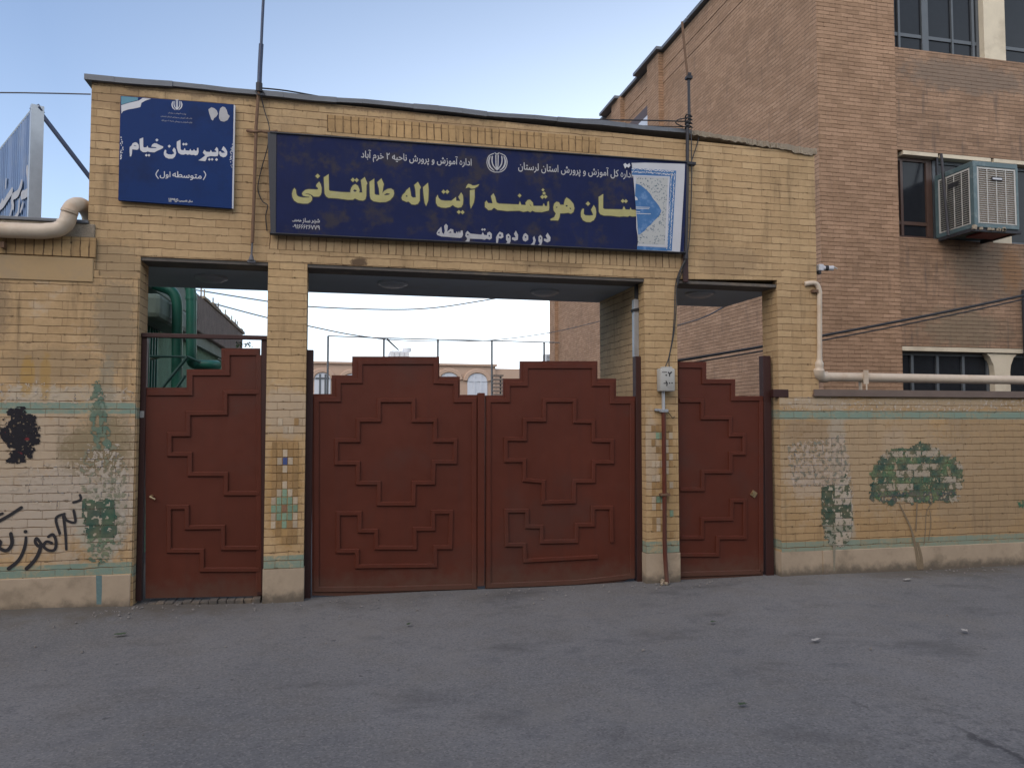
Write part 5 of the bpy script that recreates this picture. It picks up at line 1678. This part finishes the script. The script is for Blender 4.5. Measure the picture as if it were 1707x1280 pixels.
# its wall lies along the depth of the yard
d = ray(335, 505)
kk = 12.8 / d.dot(FWD)
pw = CAM + d * kk
WX, ZG = pw.x, pw.z
def S(px, py):
    return XP(px, WX, py)
yend = S(397, 562).y
MB().box(WX - 3.0, WX - .06, 2.2, yend, -.1, ZG - .75).build("wall", M['green_plaster'], gd)
ymid = S(318, 520).y
MB().box(WX - 3.2, WX + .10, 2.0, ymid, ZG - .40, ZG + .02, bev=.02).build("roof_edge", M['green_pale'], gd)
MB().box(WX - 3.2, WX + .10, ymid + .01, yend, ZG - .56, ZG + .02, bev=.02).build("roof_edge", M['roof_tin'], gd)
mb = MB()
rr = random.Random(4)
y = 2.3
while y < yend:
    if y < ymid + .5:
        y += .3
        continue
    mb.box(WX + .0, WX + .12, y, y + .28, ZG + .021, ZG + .05 + rr.uniform(0, .05))
    if rr.random() < .25: mb.box(WX + .05, WX + .07, y, y + .02, ZG + .03, ZG + .22)
    y += .3
mb.build("roof_rubble", M['concrete'], gd)
MB().box(WX - .06, WX + .02, 2.2, yend, ZG - .749, ZG - .565).build("fascia", M['green_pale'], gd)
zh0, zh1 = S(275, 556).z, S(275, 520).z
MB().box(WX - .05, WX + .30, 2.0, S(277, 520).y, zh0, zh1, bev=.06).build("window_hood", M['green_pale'], gd)
wn_ = MB().box(WX - .055, WX - .03, 2.4, S(266, 600).y, .9, zh0 + .02).build("window", M['green_dark'], gd)
mb = MB()
y = 2.6
while y < S(266, 600).y:
    mb.tube([(WX - .02, y, .9), (WX - .02, y, zh0)], .012, 6)
    y += .14
mb.build("bars", M['green_pipe'], wn_)
y0 = S(345, 600).y
MB().box(WX - .055, WX - .03, y0, y0 + 2.5, 1.2, 2.2).build("window", M['glass'], gd)
MB().box(WX - .05, WX + .06, y0 - .1, y0 + .6, 2.24, 2.32).build("window_head", M['frost'], gd)
MB().box(WX - .05, WX + .02, S(345, 600).y + 2.9, yend - .2, .8, 2.5).build("end_pier", M['roof_tin'], gd)

# green ducts
def duct(label, pts, r, grp):
    t = thing("green_duct", label, "duct", tuple(P(*pts[-1])), grp)
    w = spline([tuple(P(a, b, c)) for a, b, c in pts], 6)
    MB().tube(w, r, 16).build("tube", M['green_pipe'], t, True)
    return t
ya_ = 1.9
d1_ = duct("green duct with a long slanting upper bend, nearer the gateway pier", [(236, 466, 2.5), (262, 476, 2.5), (283, 484, 2.5), (292, 494, 2.5), (295.5, 510, 2.5), (295.5, 540, 2.5), (295, 600, 2.5), (294, 700, 2.5)], .062, "green ducts in the yard")
d2_ = duct("taller green duct turning sideways at its foot above the gate steps", [(296, 452, 2.4), (306, 465, 2.4), (316, 478, 2.4), (318.8, 495, 2.4), (319, 540, 2.4), (319, 590, 2.4), (319.5, 602, 2.45), (326, 607.5, 2.5), (338, 608.5, 2.5), (352, 608.5, 2.52), (362, 609, 2.6)], .060, "green ducts in the yard")
mb = MB()
for z_ in ((318.8, 497, 2.4),):
    q = P(*z_)
    mb.tube([(q.x, q.y, q.z - .02), (q.x, q.y, q.z + .02)], .066, 16)
mb.build("joint_ring", M['green_pipe'], d2_, True)
fr = thing("pipe_frame", "dark green angle iron frame bracing the green ducts behind the gate", "frame", tuple(P(300, 645, 2.3)))
mb = MB()
tube_px(mb, [(250, 594, 2.3), (268, 594, 2.3), (312, 595, 2.3)], .016, 6, 1)
tube_px(mb, [(312, 594, 2.3), (334, 604, 2.3)], .018, 6, 1)
mb.build("rail", M['green_dark'], fr)
tube_px(MB(), [(312, 596, 2.25), (274, 642, 2.25), (262, 660, 2.25)], .020, 6, 1).build("brace", M['green_dark'], fr)
tube_px(MB(), [(309, 626, 2.25), (292, 650, 2.25)], .018, 6, 1).build("brace", M['green_dark'], fr)
tube_px(MB(), [(268, 594, 2.3), (252, 598, 2.4)], .02, 6, 1).build("bracket", M['green_pale'], fr)

# sprig on the stepped gate
sp_ = thing("vine_sprig", "small leafy sprig hanging over the top of the gate by the pillar", "plant", tuple(P(412, 580, .5)))
mb = MB()
rr = random.Random(9)
tube_px(mb, [(393, 577, .5), (405, 574, .5), (418, 572, .5)], .003, 5)
mb.build("stem", M['leaf'], sp_)
mb = MB()
for k in range(46):
    q = P(rr.choice([rr.uniform(393, 404), rr.uniform(408, 422)]), rr.uniform(570, 579), .5 + rr.uniform(-.05, .05))
    r_ = rr.uniform(.008, .018)
    a_ = Vector((rr.uniform(-1, 1), rr.uniform(-1, 1), rr.uniform(-1, 1))).normalized() * r_
    b_ = a_.cross(Vector((rr.uniform(-1, 1), rr.uniform(-1, 1), rr.uniform(-1, 1)))).normalized() * r_ * .6
    mb.add([tuple(q - a_), tuple(q + b_), tuple(q + a_), tuple(q - b_)], [(0, 1, 2, 3)])
mb.build("foliage", M['leaf'], sp_)

# ================================================================ FAR SIDE OF THE YARD
def D(px, py, dist):
    d = ray(px, py)
    return CAM + d * (dist / d.dot(FWD))
YH = D(680, 620, 36).y
hs = thing("far_house", "pale peach house with arched white windows across the yard behind the double gate", "house", (px_x(690, YH, 640), YH, 0))
hx0, hx1, hx2 = px_x(470, YH, 640), px_x(826, YH, 640), px_x(905, YH, 640)
zt1, zt2 = px_z(680, 608.5, YH), px_z(850, 614.5, YH)
MB().box(hx0, hx1, YH, YH + 6, -.1, zt1).build("wall", M['house_wall'], hs)
MB().box(hx1 + .002, hx2, YH + .1, YH + 6, -.1, zt2).build("side_wing", M['house_wall'], hs)
MB().box(hx0 - .1, hx1 + .06, YH - .12, YH + 6, zt1 + .002, zt1 + .10).build("parapet", M['house_wall'], hs)
def arch(px0, px1, ptop, pbot):
    x0, x1 = px_x(px0, YH, 640), px_x(px1, YH, 640)
    z1, z0 = px_z((px0 + px1) / 2, ptop, YH), px_z((px0 + px1) / 2, pbot, YH)
    r = (x1 - x0) / 2
    zs_ = z1 - r * .75
    pts = [(x0, z0), (x1, z0)] + [((x0 + x1) / 2 + r * math.cos(a), zs_ + r * .75 * math.sin(a)) for a in [k * math.pi / 14 for k in range(15)]]
    f = MB()
    ring = [((x0 + x1) / 2 + (r + .1) * math.cos(a), zs_ + (r * .75 + .1) * math.sin(a)) for a in [k * math.pi / 14 for k in range(15)]]
    f.strip(ring, .22, YH - .001, .12)
    w = MB().prism(pts, YH - .05, YH - .003).build("window", M['frost'], hs)
    f.build("arch_trim", M['house_wall'], w)
    m = MB()
    for b in (.35, .68):
        x = x0 + (x1 - x0) * b
        m.box(x - .04, x + .04, YH - .08, YH - .051, z0, zs_ + r * .55)
    m.box(x0 + .05, x1 - .05, YH - .085, YH - .081, zs_ - .04, zs_ + .04)
    m.build("frame", M['window_frame'] if px0 < 540 else M['frost'], w)
arch(524, 551, 621, 700)
arch(572, 600, 623, 700)
arch(690, 728, 620, 700)
arch(733, 764, 621, 700)
arch(779, 812, 622, 700)
tk = thing("water_tank", "squat white water tank on the far house roof above the stepped gate", "tank", tuple(P(665, 606, YH + 1.5)))
q0_, q1_ = P(648, 600, YH + 1.5), P(681.5, 581, YH + 1.5)
zr_ = zt1 + .1
MB().box(q0_.x, q1_.x, YH + 1.0, YH + 2.2, zr_, q1_.z - .15, bev=.12).build("body", M['tank'], tk, True)
mb = MB()
for k in range(4):
    xk = q0_.x + (q1_.x - q0_.x) * (k + .5) / 4
    mb.box(xk - .09, xk + .09, YH + .94, YH + .999, zr_, q1_.z - .22)
mb.build("ribs", M['tank'], tk)
MB().tube([((q0_.x + q1_.x) / 2 + .4, YH + 1.5, q1_.z - .16), ((q0_.x + q1_.x) / 2 + .4, YH + 1.5, q1_.z + .02)], .22, 14).build("lid", M['tank'], tk, True)
A_, B_ = D(646, 566, 25), P(664, 583, YH + .8)
tag(MB().tube([tuple(A_), tuple(B_)], .035, 6).build("cable", M['wire'], None), "thick dark cable end dropping from the court fence to the white water tank", "cable")
ct = thing("court_fence", "tall thin grey court fence posts with a single top rail across the yard", "fence", tuple(D(730, 690, 27)))
tops = []
for px, py in ((547, 560), (640, 563.5), (730, 566), (820, 568), (907, 570.5)):
    p = D(px, py, 27)
    tops.append(p)
    MB().tube([(p.x, p.y, -.05), (p.x, p.y, p.z)], .036, 8).build("post", M['window_frame'], ct, True)
mb = MB()
a = tops[-1] + (tops[-1] - tops[-2]) * .3
for A_, B_ in zip(tops, tops[1:] + [a]):
    mb.tube([tuple(A_), tuple(B_)], .022, 6)
mb.build("top_rail", M['window_frame'], ct, True)
tk2 = thing("roof_cooler", "small white roof cooler beside the end of the brown school wall", "cooler", tuple(D(907, 606, 34)))
q0_, q1_ = D(910, 604, 34), D(921, 590, 34)
MB().box(q0_.x, q1_.x + .3, q0_.y, q0_.y + .6, 0, q1_.z).build("body", M['tank'], tk2)
mb = MB()
for k in range(7):
    z_ = q1_.z - .05 - k * .06
    mb.box(q0_.x + .03, q1_.x + .25, q0_.y - .02, q0_.y - .001, z_ - .02, z_)
mb.build("louvres", M['window_frame'], tk2)
aw = thing("yard_awning", "small grey louvred canopy between the far house and the school wall", "awning", tuple(D(830, 640, 30)))
qa, qb = D(823, 625, 30), D(840, 657, 30)
mb = MB()
for k in range(6):
    z_ = qa.z - (qa.z - qb.z) * k / 5
    mb.box(qa.x, qb.x, qa.y, qa.y + .4, z_ - .05, z_ + .02)
mb.build("slats", M['roof_tin'], aw)
MB().box(qa.x, qa.x + .06, qa.y + .41, qa.y + .5, 0, qa.z).box(qb.x - .06, qb.x, qa.y + .41, qa.y + .5, 0, qa.z).build("legs", M['window_frame'], aw)

# ================================================================ LITTER AND STONES
def scrap(label, px, py, w, l, rot, mat, cat, name):
    g = G(px, py)
    m = MB()
    rr = random.Random(px)
    nn = 5
    vs, fs = [], []
    for j in range(nn):
        for i in range(nn):
            u, v_ = (i / (nn - 1) - .5) * w, (j / (nn - 1) - .5) * l
            if i in (0, nn - 1): v_ += rr.uniform(-.12, .12) * l
            if j in (0, nn - 1): u += rr.uniform(-.12, .12) * w
            vs.append((g.x + u * math.cos(rot) - v_ * math.sin(rot), g.y + u * math.sin(rot) + v_ * math.cos(rot), .012 + rr.uniform(0, .16) * min(w, l)))
    fs = [(j * nn + i, j * nn + i + 1, (j + 1) * nn + i + 1, (j + 1) * nn + i) for j in range(nn - 1) for i in range(nn - 1)]
    m.add(vs, fs)
    tag(m.build(name, M[mat], None), label, cat)
scrap("crumpled white paper scrap on the road below the painted round tree", 1513, 967, .10, .035, .2, 'paper', "litter", "paper_scrap")
scrap("flattened pale scrap in the middle of the road below the brass lock gate", 1360, 1068, .10, .03, .4, 'paper', "litter", "paper_scrap")
scrap("small pale scrap further along the road from the flattened one, under the painted tree", 1608, 1053, .06, .04, 1.0, 'paper', "litter", "paper_scrap")
scrap("pale scrap lying in the dirt at the foot of the graffiti wall", 125, 1030, .07, .04, .5, 'paper', "litter", "paper_scrap")
scrap("dark curled leaf on the road in front of the graffiti wall gate", 200, 1059, .08, .035, .2, 'leaf', "leaf", "fallen_leaf")
scrap("dark leaf in the middle of the road, in front of the brown conduit", 1188, 1038, .045, .03, .5, 'leaf', "leaf", "fallen_leaf")
scrap("dark flat leaf lowest on the road, in front of the double gate", 1237, 1176, .05, .03, .1, 'leaf', "leaf", "fallen_leaf")
scrap("small leaf on the road close to the stepped double gate", 681, 1042, .05, .03, .9, 'leaf', "leaf", "fallen_leaf")
# loose grit
mb = MB()
rr = random.Random(21)
def pebble(x, y, r):
    k = 6
    vs = [(x + r * rr.uniform(.7, 1.2) * math.cos(2 * math.pi * i / k), y + r * rr.uniform(.7, 1.2) * math.sin(2 * math.pi * i / k), -.004 + .02 * (y > -.6 and x < -1.2)) for i in range(k)]
    vs2 = [(x + (a - x) * .6, y + (b - y) * .6, c + r * rr.uniform(.5, .9)) for a, b, c in vs]
    n0 = 0
    mb.add(vs + vs2, [(i, (i + 1) % k, k + (i + 1) % k, k + i) for i in range(k)] + [tuple(range(k, 2 * k))])
for i in range(650):
    x = rr.uniform(-3.2, -1.7) if rr.random() < .35 else rr.uniform(-3.0, 9.5)
    y = -abs(rr.gauss(0, .22)) - .02 if rr.random() < .8 else -abs(rr.gauss(0, 1.6))
    pebble(x, y, rr.choice([.003, .004, .006, .008, .012]))
for i in range(350):
    pebble(rr.uniform(-4, 8), rr.uniform(-5.6, -.1), rr.uniform(.002, .005))
o = mb.build("gravel", M['stone'], None, origin=(0, 0, 0))
o['kind'] = 'stuff'
o['label'], o['category'] = "fine loose grit scattered over the road and along the foot of the walls", "gravel"
